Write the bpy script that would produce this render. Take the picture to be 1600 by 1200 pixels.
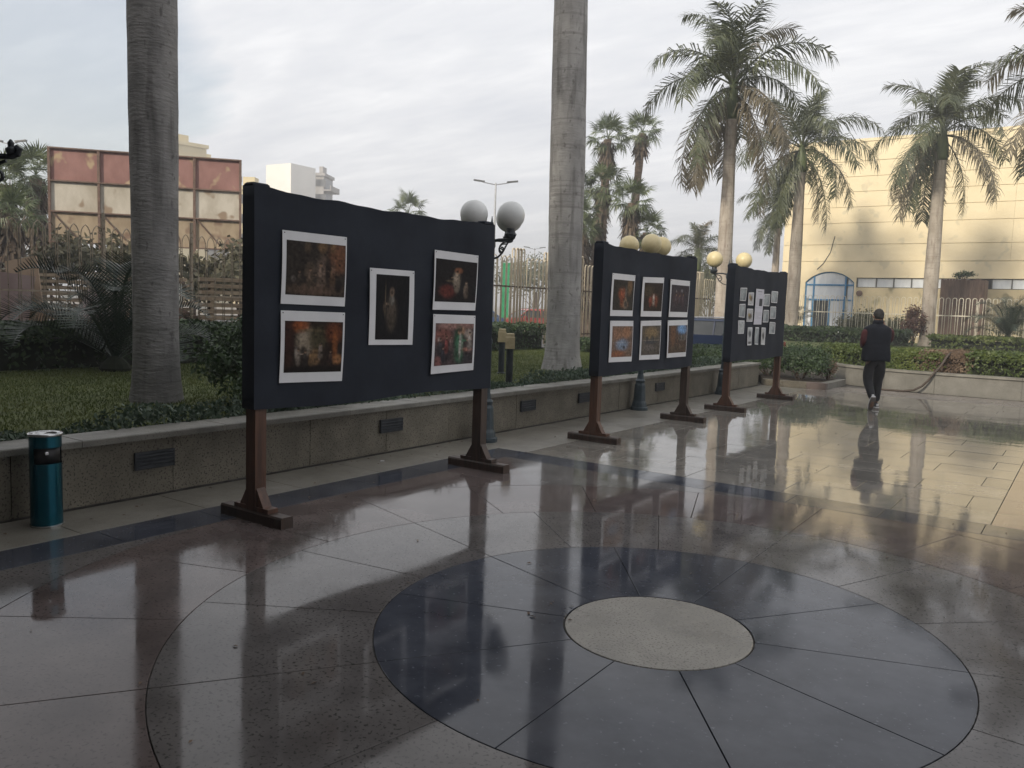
import bpy, math, random
import numpy as np
from mathutils import Vector, Matrix
R = math.radians
SC = bpy.context.scene
COL = SC.collection
for o_ in list(bpy.data.objects): bpy.data.objects.remove(o_)

# ------------------------------------------------------------------ camera
# plaza frame: x = away from the planter wall, y = along the planter wall, z = up, metres
cam_d = bpy.data.cameras.new('Camera'); cam = bpy.data.objects.new('Camera', cam_d); COL.objects.link(cam)
SC.camera = cam
cam_d.sensor_fit = 'HORIZONTAL'; cam_d.sensor_width = 36; cam_d.lens = 36*1290/1600
cam_d.clip_start = .05; cam_d.clip_end = 3000
PITCH, ROLL = .0957, .0334
hd = Vector((-.5739, .8189, 0)); r0 = Vector((.8189, .5739, 0))
fw = hd*math.cos(PITCH) - Vector((0, 0, 1))*math.sin(PITCH); u0 = r0.cross(fw)
rr = r0*math.cos(ROLL) + u0*math.sin(ROLL); uu = u0*math.cos(ROLL) - r0*math.sin(ROLL)
M4 = Matrix((rr, uu, -fw)).transposed().to_4x4(); M4.translation = Vector((1.779, -3.967, 1.70))
cam.matrix_world = M4

# ------------------------------------------------------------------ sky and sun
SUN_EL, SUN_AZ = R(27), R(176.5)          # light travels along +y, a little towards +x
W = bpy.data.worlds.new('World'); SC.world = W; W.use_nodes = True
nt = W.node_tree; N = nt.nodes; L = nt.links; N.clear()
out = N.new('ShaderNodeOutputWorld'); bg = N.new('ShaderNodeBackground')
sky = N.new('ShaderNodeTexSky'); sky.sky_type = 'NISHITA'; sky.sun_disc = False
sky.sun_elevation = SUN_EL; sky.sun_rotation = R(180) + R(3.5); sky.dust_density = 2.5; sky.air_density = 1.2
skm = N.new('ShaderNodeVectorMath'); skm.operation = 'SCALE'; skm.inputs['Scale'].default_value = .125
L.new(sky.outputs[0], skm.inputs[0])
tc = N.new('ShaderNodeTexCoord')
# flatten the direction onto a cloud deck: (x, y) / (z + k)
sep = N.new('ShaderNodeSeparateXYZ'); L.new(tc.outputs['Generated'], sep.inputs[0])
def mth(op, a, b=None, c=None):
    n = N.new('ShaderNodeMath'); n.operation = op
    for i, v in enumerate((a, b, c)):
        if v is None: continue
        if isinstance(v, (int, float)): n.inputs[i].default_value = v
        else: L.new(v, n.inputs[i])
    return n.outputs[0]
zz = mth('ADD', mth('MAXIMUM', sep.outputs[2], 0.0), .12)
cmb = N.new('ShaderNodeCombineXYZ')
L.new(mth('DIVIDE', sep.outputs[0], zz), cmb.inputs[0]); L.new(mth('DIVIDE', sep.outputs[1], zz), cmb.inputs[1])
def wnoise(scale, detail, rough, dist=0.0, rot=0.0, sc=(1, 1, 1), off=(0, 0, 0)):
    mp = N.new('ShaderNodeMapping'); mp.inputs['Rotation'].default_value[2] = rot
    mp.inputs['Scale'].default_value = sc; mp.inputs['Location'].default_value = off
    L.new(cmb.outputs[0], mp.inputs[0])
    n = N.new('ShaderNodeTexNoise'); n.inputs['Scale'].default_value = scale; n.inputs['Detail'].default_value = detail
    n.inputs['Roughness'].default_value = rough; n.inputs['Distortion'].default_value = dist
    L.new(mp.outputs[0], n.inputs['Vector']); return n.outputs['Fac']
n1 = wnoise(.9, 7, .55, .3, R(20), (1, 2.2, 1), (3.1, 1.7, 0))
n2 = wnoise(2.6, 6, .6, .2, R(20), (1, 2.6, 1), (0.4, 5.2, 0))
def wramp(fac, *stops):
    r = N.new('ShaderNodeValToRGB'); L.new(fac, r.inputs[0])
    e = r.color_ramp.elements
    while len(e) < len(stops): e.new(.5)
    for i, (p, c) in enumerate(stops): e[i].position = p; e[i].color = (*c, 1)
    return r.outputs[0]
cl_col = wramp(mth('ADD', mth('MULTIPLY', n1, .55), mth('MULTIPLY', n2, .45)), (.30, (.66, .68, .73)), (.5, (.78, .79, .82)), (.68, (.95, .95, .96)))
# a rift in the cloud towards the left of the view, blue sky behind
dotv = N.new('ShaderNodeVectorMath'); dotv.operation = 'DOT_PRODUCT'
gd = Vector((-.875, .435, .225)).normalized(); dotv.inputs[1].default_value = gd
nrm = N.new('ShaderNodeVectorMath'); nrm.operation = 'NORMALIZE'; L.new(tc.outputs['Generated'], nrm.inputs[0]); L.new(nrm.outputs[0], dotv.inputs[0])
near = mth('MULTIPLY', mth('SUBTRACT', dotv.outputs['Value'], .978), 44)
rift = mth('SUBTRACT', mth('ADD', mth('MINIMUM', mth('MAXIMUM', near, 0), .9), mth('MULTIPLY', n1, 1.6)), 1.22)
blue = mth('MINIMUM', mth('MAXIMUM', mth('MULTIPLY', rift, 1.7), 0.0), .5)
mx = N.new('ShaderNodeMix'); mx.data_type = 'RGBA'
L.new(blue, mx.inputs[0]); L.new(cl_col, mx.inputs[6]); L.new(skm.outputs[0], mx.inputs[7])
L.new(mx.outputs[2], bg.inputs[0]); bg.inputs[1].default_value = 1.0
L.new(bg.outputs[0], out.inputs[0])
sd = bpy.data.lights.new('Sun', 'SUN'); sd.energy = 3.5; sd.angle = R(7.0); sd.color = (1, .90, .74)
sun = bpy.data.objects.new('Sun', sd); COL.objects.link(sun)
ldir = Vector((.06*math.cos(SUN_EL), .998*math.cos(SUN_EL), -math.sin(SUN_EL)))
sun.rotation_euler = ldir.to_track_quat('-Z', 'Y').to_euler(); sun.location = (0, -20, 25)
vs = SC.view_settings; vs.view_transform = 'Standard'; vs.look = 'None'; vs.exposure = 0.32; vs.gamma = 1.0; vs.use_curve_mapping = False
SC.render.engine = 'CYCLES'

# ------------------------------------------------------------------ materials
def newmat(name):
    m = bpy.data.materials.new(name); m.use_nodes = True
    t = m.node_tree; b = t.nodes['Principled BSDF']
    return m, t, b
def mk(name, c1, c2=None, scale=4., rough=.7, metal=0., detail=5, lo=.35, hi=.65, bump=0., bscale=None, spec=.5,
       stretch=(1, 1, 1), speck=None, rvar=0., trans=0., ior=1.5):
    """noise-mottled principled material in world space; speck = (colour, scale, threshold)"""
    m, t, b = newmat(name); n, l = t.nodes, t.links
    b.inputs['Roughness'].default_value = rough; b.inputs['Metallic'].default_value = metal
    b.inputs['Specular IOR Level'].default_value = spec; b.inputs['IOR'].default_value = ior
    b.inputs['Transmission Weight'].default_value = trans
    if c2 is None:
        b.inputs['Base Color'].default_value = (*c1, 1)
        if not bump and not rvar: return m
    g = n.new('ShaderNodeNewGeometry'); mp = n.new('ShaderNodeMapping'); mp.inputs['Scale'].default_value = stretch
    l.new(g.outputs['Position'], mp.inputs[0])
    tx = n.new('ShaderNodeTexNoise'); tx.inputs['Scale'].default_value = scale; tx.inputs['Detail'].default_value = detail
    tx.inputs['Roughness'].default_value = .62
    l.new(mp.outputs[0], tx.inputs['Vector'])
    if c2 is not None:
        rp = n.new('ShaderNodeValToRGB'); e = rp.color_ramp.elements
        e[0].position = lo; e[0].color = (*c1, 1); e[1].position = hi; e[1].color = (*c2, 1)
        l.new(tx.outputs['Fac'], rp.inputs[0]); col = rp.outputs[0]
        if speck:
            sc, ss, th = speck
            vo = n.new('ShaderNodeTexNoise'); vo.inputs['Scale'].default_value = ss; vo.inputs['Detail'].default_value = 2
            l.new(g.outputs['Position'], vo.inputs['Vector'])
            r2 = n.new('ShaderNodeValToRGB'); e = r2.color_ramp.elements
            e[0].position = th; e[0].color = (0, 0, 0, 1); e[1].position = th+.07; e[1].color = (1, 1, 1, 1)
            l.new(vo.outputs['Fac'], r2.inputs[0])
            mm = n.new('ShaderNodeMix'); mm.data_type = 'RGBA'; l.new(r2.outputs[0], mm.inputs[0]); l.new(col, mm.inputs[6]); mm.inputs[7].default_value = (*sc, 1)
            col = mm.outputs[2]
        l.new(col, b.inputs['Base Color'])
    if rvar:
        t2 = n.new('ShaderNodeTexNoise'); t2.inputs['Scale'].default_value = 1.7; t2.inputs['Detail'].default_value = 10; t2.inputs['Roughness'].default_value = .65
        l.new(g.outputs['Position'], t2.inputs['Vector'])
        mr = n.new('ShaderNodeMapRange'); mr.inputs['From Min'].default_value = .4; mr.inputs['From Max'].default_value = .68
        mr.inputs['To Min'].default_value = rough; mr.inputs['To Max'].default_value = rough+rvar
        l.new(t2.outputs['Fac'], mr.inputs[0]); l.new(mr.outputs[0], b.inputs['Roughness'])
    if bump:
        tb = n.new('ShaderNodeTexNoise'); tb.inputs['Scale'].default_value = bscale or scale*3; tb.inputs['Detail'].default_value = 4
        l.new(mp.outputs[0], tb.inputs['Vector'])
        bp = n.new('ShaderNodeBump'); bp.inputs['Strength'].default_value = 1; bp.inputs['Distance'].default_value = bump
        l.new(tb.outputs['Fac'], bp.inputs['Height']); l.new(bp.outputs[0], b.inputs['Normal'])
    return m
def leafmat(name, c1, c2, c3, scale=6., rough=.5, trans=.15):
    """foliage: colour varies leaf to leaf (random per island) and in soft clumps"""
    m, t, b = newmat(name); n, l = t.nodes, t.links
    g = n.new('ShaderNodeNewGeometry')
    rp = n.new('ShaderNodeValToRGB'); e = rp.color_ramp.elements
    e[0].position = .0; e[0].color = (*c1, 1); e[1].position = 1; e[1].color = (*c3, 1); k = e.new(.55); k.color = (*c2, 1)
    tx = n.new('ShaderNodeTexNoise'); tx.inputs['Scale'].default_value = scale; l.new(g.outputs['Position'], tx.inputs['Vector'])
    ad = n.new('ShaderNodeMath'); ad.operation = 'MULTIPLY_ADD'; ad.inputs[1].default_value = .55
    s2 = n.new('ShaderNodeMapRange'); s2.inputs['From Min'].default_value = .3; s2.inputs['From Max'].default_value = .7; s2.inputs['To Max'].default_value = .5
    l.new(tx.outputs['Fac'], s2.inputs[0]); l.new(g.outputs['Random Per Island'], ad.inputs[0]); l.new(s2.outputs[0], ad.inputs[2])
    l.new(ad.outputs[0], rp.inputs[0]); l.new(rp.outputs[0], b.inputs['Base Color'])
    b.inputs['Roughness'].default_value = rough
    tl = n.new('ShaderNodeBsdfTranslucent'); l.new(rp.outputs[0], tl.inputs[0])
    ms = n.new('ShaderNodeMixShader'); ms.inputs[0].default_value = trans
    l.new(b.outputs[0], ms.inputs[1]); l.new(tl.outputs[0], ms.inputs[2]); l.new(ms.outputs[0], t.nodes['Material Output'].inputs[0])
    return m
MT = {}
# paving: polished granite, wet
WET = dict(bump=.0003, bscale=3.0, spec=.26)
MT['granite_grey'] = mk('granite_grey', (.088, .080, .078), (.142, .131, .127), 2.2, .042, speck=((.05, .048, .045), 55, .575), rvar=.10, **WET)
MT['granite_pink'] = mk('granite_pink', (.078, .062, .059), (.14, .112, .106), 2.0, .042, speck=((.06, .047, .043), 55, .575), rvar=.10, **WET)
MT['granite_blue'] = mk('granite_blue', (.036, .040, .053), (.066, .071, .088), 3.0, .048, speck=((.12, .13, .155), 34, .66), rvar=.10, **WET)
MT['granite_beige'] = mk('granite_beige', (.19, .176, .152), (.29, .27, .235), 2.6, .24, speck=((.10, .09, .078), 80, .565), rvar=.2, bump=.0006, bscale=60)
MT['field_slab'] = mk('field_slab', (.15, .14, .125), (.25, .232, .205), 1.6, .03, speck=((.08, .075, .07), 120, .62), rvar=.06, bump=.0008, bscale=4.2, spec=.40)
MT['field_pink'] = mk('field_pink', (.16, .118, .10), (.25, .185, .155), 1.6, .03, speck=((.08, .065, .06), 120, .62), rvar=.06, bump=.0008, bscale=4.2, spec=.38)
MT['field_dry'] = mk('field_dry', (.15, .132, .118), (.225, .20, .18), 1.4, .22, speck=((.09, .08, .07), 60, .6), rvar=.3, bump=.0006, bscale=30, spec=.35)
MT['apron'] = mk('apron', (.15, .138, .115), (.215, .20, .17), 2.0, .30, speck=((.07, .065, .055), 100, .6), rvar=.25, bump=.0005, bscale=50)
MT['mortar'] = mk('mortar', (.075, .07, .064), (.13, .122, .112), 9, .85)
MT['clad'] = mk('clad', (.13, .115, .087), (.205, .184, .142), 3.2, .55, speck=((.05, .043, .032), 60, .56), rvar=.2, bump=.0008, bscale=70)
MT['coping'] = mk('coping', (.15, .143, .125), (.24, .23, .20), 3.5, .5, speck=((.1, .095, .085), 90, .6), rvar=.25, bump=.0008, bscale=60)
MT['backclad'] = mk('backclad', (.15, .145, .128), (.22, .212, .19), 2.4, .55, speck=((.12, .11, .1), 80, .6), bump=.001, bscale=50)
MT['redstone'] = mk('redstone', (.11, .085, .075), (.17, .13, .118), 3, .6, bump=.001)
MT['soil'] = mk('soil', (.035, .027, .018), (.075, .058, .04), 8, .95, bump=.01)
MT['lawn'] = mk('lawn', (.055, .072, .016), (.105, .125, .034), 2.5, .9, bump=.02, bscale=60)
MT['ground'] = mk('ground', (.17, .15, .12), (.27, .24, .20), .6, .95, bump=.01)
MT['asphalt'] = mk('asphalt', (.045, .045, .046), (.07, .068, .066), 3, .85, bump=.004, bscale=90)
MT['fabric'] = mk('fabric', (.012, .0155, .024), (.022, .027, .039), 1.6, .82, bump=.004, bscale=5, spec=.25)
MT['wood_red'] = mk('wood_red', (.055, .024, .014), (.125, .058, .034), 7, .5, stretch=(3, 3, .25), bump=.001, bscale=30)
MT['wood_dark'] = mk('wood_dark', (.030, .018, .013), (.07, .042, .03), 7, .5, stretch=(3, 3, .3), bump=.001, bscale=30)
MT['paper'] = mk('paper', (.66, .66, .68), (.74, .74, .755), 3, .5)
MT['iron'] = mk('iron', (.012, .017, .022), (.028, .036, .045), 12, .45, metal=.0, bump=.0008)
MT['lamp_iron'] = mk('lamp_iron', (.02, .035, .045), (.04, .06, .072), 12, .42, bump=.0008)
MT['globe_white'] = mk('globe_white', (.66, .67, .66), (.74, .745, .73), 4, .35, stretch=(1, 1, 2))
MT['globe_cream'] = mk('globe_cream', (.58, .49, .27), (.70, .60, .36), 4, .4)
MT['fixture'] = mk('fixture', (.018, .022, .028), (.04, .045, .054), 15, .55)
MT['teal'] = mk('teal', (.006, .085, .125), (.012, .13, .18), 5, .25, metal=.75, stretch=(1, 1, .15))
MT['steel'] = mk('steel', (.42, .42, .42), (.62, .62, .62), 12, .25, metal=.9)
MT['black'] = mk('black', (.008, .008, .009), (.016, .016, .018), 10, .5)
MT['ash'] = mk('ash', (.20, .19, .17), (.42, .40, .36), 40, .9)
# plants
def trunkmat(name, c1, c2, ring, stain):
    m, t, b = newmat(name); n, l = t.nodes, t.links; b.inputs['Roughness'].default_value = .9
    g = n.new('ShaderNodeNewGeometry')
    def nz(stretch, scale, detail, lo, hi, dist=0.):
        mp = n.new('ShaderNodeMapping'); mp.inputs['Scale'].default_value = stretch; l.new(g.outputs['Position'], mp.inputs[0])
        x = n.new('ShaderNodeTexNoise'); x.inputs['Scale'].default_value = scale; x.inputs['Detail'].default_value = detail; x.inputs['Distortion'].default_value = dist; l.new(mp.outputs[0], x.inputs['Vector'])
        r = n.new('ShaderNodeMapRange'); r.inputs['From Min'].default_value = lo; r.inputs['From Max'].default_value = hi; l.new(x.outputs['Fac'], r.inputs[0]); return r.outputs[0]
    def mix(f, a, c):
        k = n.new('ShaderNodeMix'); k.data_type = 'RGBA'; l.new(f, k.inputs[0])
        if isinstance(a, tuple): k.inputs[6].default_value = (*a, 1)
        else: l.new(a, k.inputs[6])
        k.inputs[7].default_value = (*c, 1); return k.outputs[2]
    def half(f, v):
        k = n.new('ShaderNodeMath'); k.operation = 'MULTIPLY'; k.inputs[1].default_value = v; l.new(f, k.inputs[0]); return k.outputs[0]
    col = mix(nz((1.6, 1.6, 1.0), 2.2, 8, .3, .7), c1, c2)
    rg_ = nz((.25, .25, 9.0), 2.2, 3, .56, .70)
    col = mix(half(rg_, .55), col, ring)                       # leaf-scar rings
    col = mix(half(nz((5, 5, .55), 1.7, 6, .50, .72, .3), .75), col, stain)   # streaks running down
    col = mix(half(nz((6, 6, 3.5), 2.6, 5, .60, .70), .7), col, stain)   # pits and scars
    l.new(col, b.inputs['Base Color'])
    bp = n.new('ShaderNodeBump'); bp.inputs['Distance'].default_value = .012; l.new(nz((2, 2, 7), 5, 6, 0, 1), bp.inputs['Height']); l.new(bp.outputs[0], b.inputs['Normal'])
    return m
MT['trunk'] = trunkmat('trunk', (.155, .15, .147), (.28, .27, .262), (.12, .115, .11), (.075, .07, .066))
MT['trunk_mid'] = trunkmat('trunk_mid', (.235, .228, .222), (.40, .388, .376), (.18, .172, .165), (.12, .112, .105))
MT['trunk_pale'] = trunkmat('trunk_pale', (.30, .26, .215), (.46, .41, .355), (.24, .20, .165), (.19, .15, .12))
MT['trunk_brown'] = mk('trunk_brown', (.07, .048, .034), (.18, .13, .095), 4, .95, stretch=(1, 1, 3), bump=.04, bscale=9)
MT['shaft'] = mk('shaft', (.05, .075, .025), (.11, .135, .05), 3, .55, stretch=(2, 2, .4))
MT['frond'] = leafmat('frond', (.045, .060, .028), (.085, .10, .048), (.16, .165, .085), 1.5, .42, .22)
MT['frond_dry'] = leafmat('frond_dry', (.095, .085, .055), (.18, .155, .105), (.30, .255, .18), 1.5, .55, .22)
MT['fan'] = leafmat('fan', (.045, .07, .032), (.10, .13, .055), (.19, .215, .10), 1.2, .42, .25)
MT['fan_dry'] = leafmat('fan_dry', (.055, .038, .026), (.11, .08, .055), (.19, .145, .10), 2.0, .8, .1)
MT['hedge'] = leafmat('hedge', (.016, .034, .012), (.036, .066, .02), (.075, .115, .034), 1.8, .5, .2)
MT['hedge_lit'] = leafmat('hedge_lit', (.04, .065, .015), (.085, .12, .027), (.16, .19, .05), 1.3, .5, .25)  # sunlit copy of the hedge leaves: sunlight put into brighter colours
MT['hedge_dead'] = leafmat('hedge_dead', (.075, .05, .035), (.14, .095, .065), (.22, .16, .11), 2, .8, .1)
MT['shrub'] = leafmat('shrub', (.022, .042, .016), (.042, .075, .027), (.085, .13, .045), 2.5, .5, .2)
MT['cover'] = leafmat('cover', (.03, .055, .032), (.06, .095, .058), (.12, .165, .11), 3, .55, .2)
MT['grass'] = leafmat('grass', (.055, .078, .018), (.095, .12, .03), (.15, .165, .05), 1.2, .6, .3)
MT['tree_far'] = leafmat('tree_far', (.055, .07, .032), (.10, .11, .055), (.17, .165, .09), .8, .6, .25)
MT['scrub'] = leafmat('scrub', (.05, .05, .028), (.10, .095, .055), (.17, .15, .09), .8, .7, .2)
MT['red_leaf'] = leafmat('red_leaf', (.06, .03, .025), (.12, .06, .045), (.18, .11, .07), 2, .6, .2)
MT['cycad'] = leafmat('cycad', (.010, .018, .012), (.022, .038, .022), (.045, .065, .038), 2, .4, .1)
MT['core'] = mk('core', (.010, .014, .006), (.022, .026, .012), 6, .95)
MT['dead_core'] = mk('dead_core', (.05, .036, .026), (.09, .065, .045), 6, .95)

# ------------------------------------------------------------------ mesh helpers
class MB:
    def __init__(s): s.v = []; s.f = []; s.m = []
    def add(s, vs, fs, mi=0):
        o = len(s.v); s.v += [tuple(p) for p in vs]; s.f += [tuple(i+o for i in f) for f in fs]; s.m += [mi]*len(fs); return s
    def box(s, x0, x1, y0, y1, z0, z1, mi=0):
        return s.add([(x0, y0, z0), (x1, y0, z0), (x1, y1, z0), (x0, y1, z0), (x0, y0, z1), (x1, y0, z1), (x1, y1, z1), (x0, y1, z1)],
                     [(0, 3, 2, 1), (4, 5, 6, 7), (0, 1, 5, 4), (1, 2, 6, 5), (2, 3, 7, 6), (3, 0, 4, 7)], mi)
    def cbox(s, x0, x1, y0, y1, z0, z1, c=.004, mi=0):
        """box with chamfered top edges"""
        return s.add([(x0, y0, z0), (x1, y0, z0), (x1, y1, z0), (x0, y1, z0), (x0, y0, z1-c), (x1, y0, z1-c), (x1, y1, z1-c), (x0, y1, z1-c),
                      (x0+c, y0+c, z1), (x1-c, y0+c, z1), (x1-c, y1-c, z1), (x0+c, y1-c, z1)],
                     [(0, 3, 2, 1), (8, 9, 10, 11)] + [(i, (i+1) % 4, 4+(i+1) % 4, 4+i) for i in range(4)] + [(4+i, 4+(i+1) % 4, 8+(i+1) % 4, 8+i) for i in range(4)], mi)
    def tube(s, pts, r, n=6, cap=True, mi=0, sx=1.):
        pts = [Vector(p) for p in pts]; k = len(pts); rs = r if isinstance(r, (list, tuple)) else [r]*k
        vs = []; pu = None
        for i, p in enumerate(pts):
            d = (pts[min(i+1, k-1)]-pts[max(i-1, 0)]).normalized()
            if pu is None: pu = Vector((0, 0, 1)) if abs(d.z) < .9 else Vector((1, 0, 0))
            a = d.cross(pu).normalized(); b = a.cross(d); pu = b
            for j in range(n):
                t = 2*math.pi*j/n; vs.append(p + (a*math.cos(t)*sx + b*math.sin(t))*rs[i])
        fs = [(i*n+j, i*n+(j+1) % n, (i+1)*n+(j+1) % n, (i+1)*n+j) for i in range(k-1) for j in range(n)]
        if cap: fs += [tuple(range(n))[::-1], tuple(range((k-1)*n, k*n))]
        return s.add(vs, fs, mi)
    def lathe(s, prof, n=20, c=(0, 0, 0), mi=0, cap=True):
        vs = [(c[0]+r*math.cos(2*math.pi*j/n), c[1]+r*math.sin(2*math.pi*j/n), c[2]+z) for r, z in prof for j in range(n)]
        k = len(prof)
        fs = [(i*n+j, i*n+(j+1) % n, (i+1)*n+(j+1) % n, (i+1)*n+j) for i in range(k-1) for j in range(n)]
        if cap: fs += [tuple(range(n))[::-1], tuple(range((k-1)*n, k*n))]
        return s.add(vs, fs, mi)
    def prism(s, poly, z0, z1, mi=0):
        k = len(poly)
        return s.add([(x, y, z0) for x, y in poly]+[(x, y, z1) for x, y in poly],
                     [tuple(range(k))[::-1], tuple(range(k, 2*k))]+[(i, (i+1) % k, k+(i+1) % k, k+i) for i in range(k)], mi)
    def xprism(s, poly, x0, x1, mi=0):      # poly in (y, z)
        k = len(poly)
        return s.add([(x0, y, z) for y, z in poly]+[(x1, y, z) for y, z in poly],
                     [tuple(range(k))[::-1], tuple(range(k, 2*k))]+[(i, (i+1) % k, k+(i+1) % k, k+i) for i in range(k)], mi)
    def yprism(s, poly, y0, y1, mi=0):      # poly in (x, z)
        k = len(poly)
        return s.add([(x, y0, z) for x, z in poly]+[(x, y1, z) for x, z in poly],
                     [tuple(range(k)), tuple(range(k, 2*k))[::-1]]+[(i, k+i, k+(i+1) % k, (i+1) % k) for i in range(k)], mi)
    def sphere(s, c, r, n=20, k=12, mi=0, sz=1.):
        prof = [(max(r*math.sin(math.pi*i/k), 1e-4), -r*sz*math.cos(math.pi*i/k)) for i in range(k+1)]
        return s.lathe(prof, n, c, mi, False)
    def mesh(s, name, mats, smooth=False):
        me = bpy.data.meshes.new(name); me.from_pydata(s.v, [], s.f)
        for m in (mats if isinstance(mats, (list, tuple)) else [mats]): me.materials.append(MT[m] if isinstance(m, str) else m)
        if any(s.m): me.polygons.foreach_set('material_index', s.m)
        if smooth: me.polygons.foreach_set('use_smooth', [True]*len(s.f))
        me.update(); return me
    def build(s, name, mats, parent=None, loc=None, smooth=False, rot=None):
        return link(name, s.mesh(name, mats, smooth), parent, loc, rot)
def fixn(me):
    import bmesh
    b = bmesh.new(); b.from_mesh(me); bmesh.ops.recalc_face_normals(b, faces=b.faces); b.to_mesh(me); b.free()
def link(name, me, parent=None, loc=None, rot=None):
    o = bpy.data.objects.new(name, me); COL.objects.link(o)
    if parent is not None: o.parent = parent
    if loc is not None: o.location = loc
    if rot is not None: o.rotation_euler = rot
    return o
def tag(o, label, cat, group=None, kind=None):
    o['label'] = label; o['category'] = cat
    if group: o['group'] = group
    if kind: o['kind'] = kind
    return o
def struct(o, label=None):
    o['kind'] = 'structure'
    if label: o['label'] = label
    return o
def thing(name, label, cat, loc=(0, 0, 0), rz=0., group=None):
    o = bpy.data.objects.new(name, None); COL.objects.link(o); o.location = loc; o.rotation_euler = (0, 0, rz); o.empty_display_size = .2
    return tag(o, label, cat, group)
def np_mesh(name, V, Q, mat, smooth=False):
    V = np.asarray(V, np.float32).reshape(-1, 3); Q = np.asarray(Q, np.int32); k = Q.shape[1]
    me = bpy.data.meshes.new(name); me.vertices.add(len(V)); me.vertices.foreach_set('co', V.ravel())
    me.loops.add(Q.size); me.loops.foreach_set('vertex_index', Q.ravel()); me.polygons.add(len(Q))
    me.polygons.foreach_set('loop_start', np.arange(0, Q.size, k, dtype=np.int32)); me.polygons.foreach_set('loop_total', np.full(len(Q), k, np.int32))
    me.materials.append(MT[mat]); me.update(calc_edges=True)
    if smooth: me.polygons.foreach_set('use_smooth', [True]*len(Q))
    return me
def unit(a): return a/np.maximum(np.linalg.norm(a, axis=-1, keepdims=True), 1e-6)
def leaf_quads(P, size, rng, nrm=None, aspect=.5, updown=0.):
    """one folded-free diamond leaf at each point, random direction, optional mean normal"""
    n = len(P)
    a = unit(rng.normal(size=(n, 3)) + (np.array([0, 0, updown])))
    if nrm is not None: q = unit(nrm*1.1 + rng.normal(size=(n, 3))*.75); a = unit(a - (a*q).sum(1, keepdims=True)*q)
    else: q = unit(np.cross(a, rng.normal(size=(n, 3))))
    b = np.cross(q, a)
    s = (size*(.6+.8*rng.random(n)))[:, None]
    V = np.stack([P-a*s*.5, P+b*s*aspect*.5+a*s*.05, P+a*s*.5, P-b*s*aspect*.5+a*s*.05], 1).reshape(-1, 3)
    return V, np.arange(n*4).reshape(-1, 4)
rnd = random.Random(7)
RNG = np.random.default_rng(5)

# ================================================================== SETTING
struct(MB().add([(-900, -900, -.06), (900, -900, -.06), (900, 900, -.06), (-900, 900, -.06)], [(0, 1, 2, 3)]).build('ground', 'ground'))
# ---------------- plaza: mortar bed and slabs
plaza = struct(MB().box(-4.7, 12, -9, 19.5, -.05, -.016).build('plaza', 'mortar'), 'polished wet granite plaza with a round medallion of rings')
def tilt(o, a):
    o.rotation_euler = (R(rnd.uniform(-a, a)), R(rnd.uniform(-a, a)), 0)
def sector(r0, r1, a0, a1, gap=.0024, n=10):
    """slab cut from a ring: chamfered top, skirt below the joint"""
    def ring(ra, rb, g, z):
        pa = [((ra+g)*math.cos(t), (ra+g)*math.sin(t), z) for t in [a0+g/ra+(a1-a0-2*g/ra)*i/n for i in range(n+1)]]
        pb = [((rb-g)*math.cos(t), (rb-g)*math.sin(t), z) for t in [a1-g/rb-(a1-a0-2*g/rb)*i/n for i in range(n+1)]]
        return pa+pb
    k = 2*(n+1); c = .0016
    vs = ring(r0, r1, gap, -.03)+ring(r0, r1, gap, -c)+ring(r0, r1, gap+c, 0)
    top = [(2*k+i, 2*k+i+1, 2*k+k-2-i, 2*k+k-1-i)[::-1] for i in range(n)]
    sk = [(i, (i+1) % k, k+(i+1) % k, k+i)[::-1] for i in range(k)]+[(k+i, k+(i+1) % k, 2*k+(i+1) % k, 2*k+i)[::-1] for i in range(k)]
    return MB().add(vs, top+sk)
def recentre(o):
    me = o.data; c = sum((v.co for v in me.vertices), Vector())/len(me.vertices); c.z = 0
    me.transform(Matrix.Translation(-c)); o.location = c
def slab(mb, name, mat, ang):
    o = mb.build(name, mat, plaza); fixn(o.data); recentre(o); tilt(o, ang); return o
k = 48
disc = MB(); ci = lambda r, z: [(r*math.cos(2*math.pi*i/k), r*math.sin(2*math.pi*i/k), z) for i in range(k)]
disc.add(ci(.494, -.03)+ci(.494, -.003)+ci(.491, 0), [(i, (i+1) % k, k+(i+1) % k, k+i) for i in range(k)]+[(k+i, k+(i+1) % k, 2*k+(i+1) % k, 2*k+i) for i in range(k)]+[tuple(range(2*k, 3*k))])
slab(disc, 'centre_disc', 'granite_beige', .0)
for nseg, ra, rb, mat, nm in ((10, .5, 1.5, 'granite_blue', 'dark_ring_slab'), (15, 1.5, 2.5, 'granite_grey', 'grey_ring_slab'), (20, 2.5, 3.5, 'granite_pink', 'pink_ring_slab')):
    for i in range(nseg):
        a0 = R(19)+2*math.pi*i/nseg
        slab(sector(ra, rb, a0, a0+2*math.pi/nseg), nm, mat, .035)
for q in range(4):                                   # spandrels between the round medallion and its square frame
    m = 14; a0 = q*math.pi/2
    sx, sy = [(1, 1), (-1, 1), (-1, -1), (1, -1)][q]
    for h in range(2):
        aa = [a0+(h*.5+.5*i/m)*math.pi/2 for i in range(m+1)]
        arc = [(3.505*math.cos(t), 3.505*math.sin(t)) for t in aa]
        cor = (sx*3.496, sy*3.496)
        e = ((3.496 if abs(math.cos(aa[0])) > .99 else None))
        poly = arc+[cor]
        # keep the arc end off the frame line
        poly = [(max(-3.496, min(3.496, x)), max(-3.496, min(3.496, y))) for x, y in poly]
        slab(MB().prism(poly, -.03, 0), 'spandrel_slab', 'granite_grey' if h == 0 else 'granite_pink', .03)
def rect(x0, x1, y0, y1, name, mat, ang, g=.0025):
    return slab(MB().cbox(x0+g, x1-g, y0+g, y1-g, -.03, 0, .0016), name, mat, ang)
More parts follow.
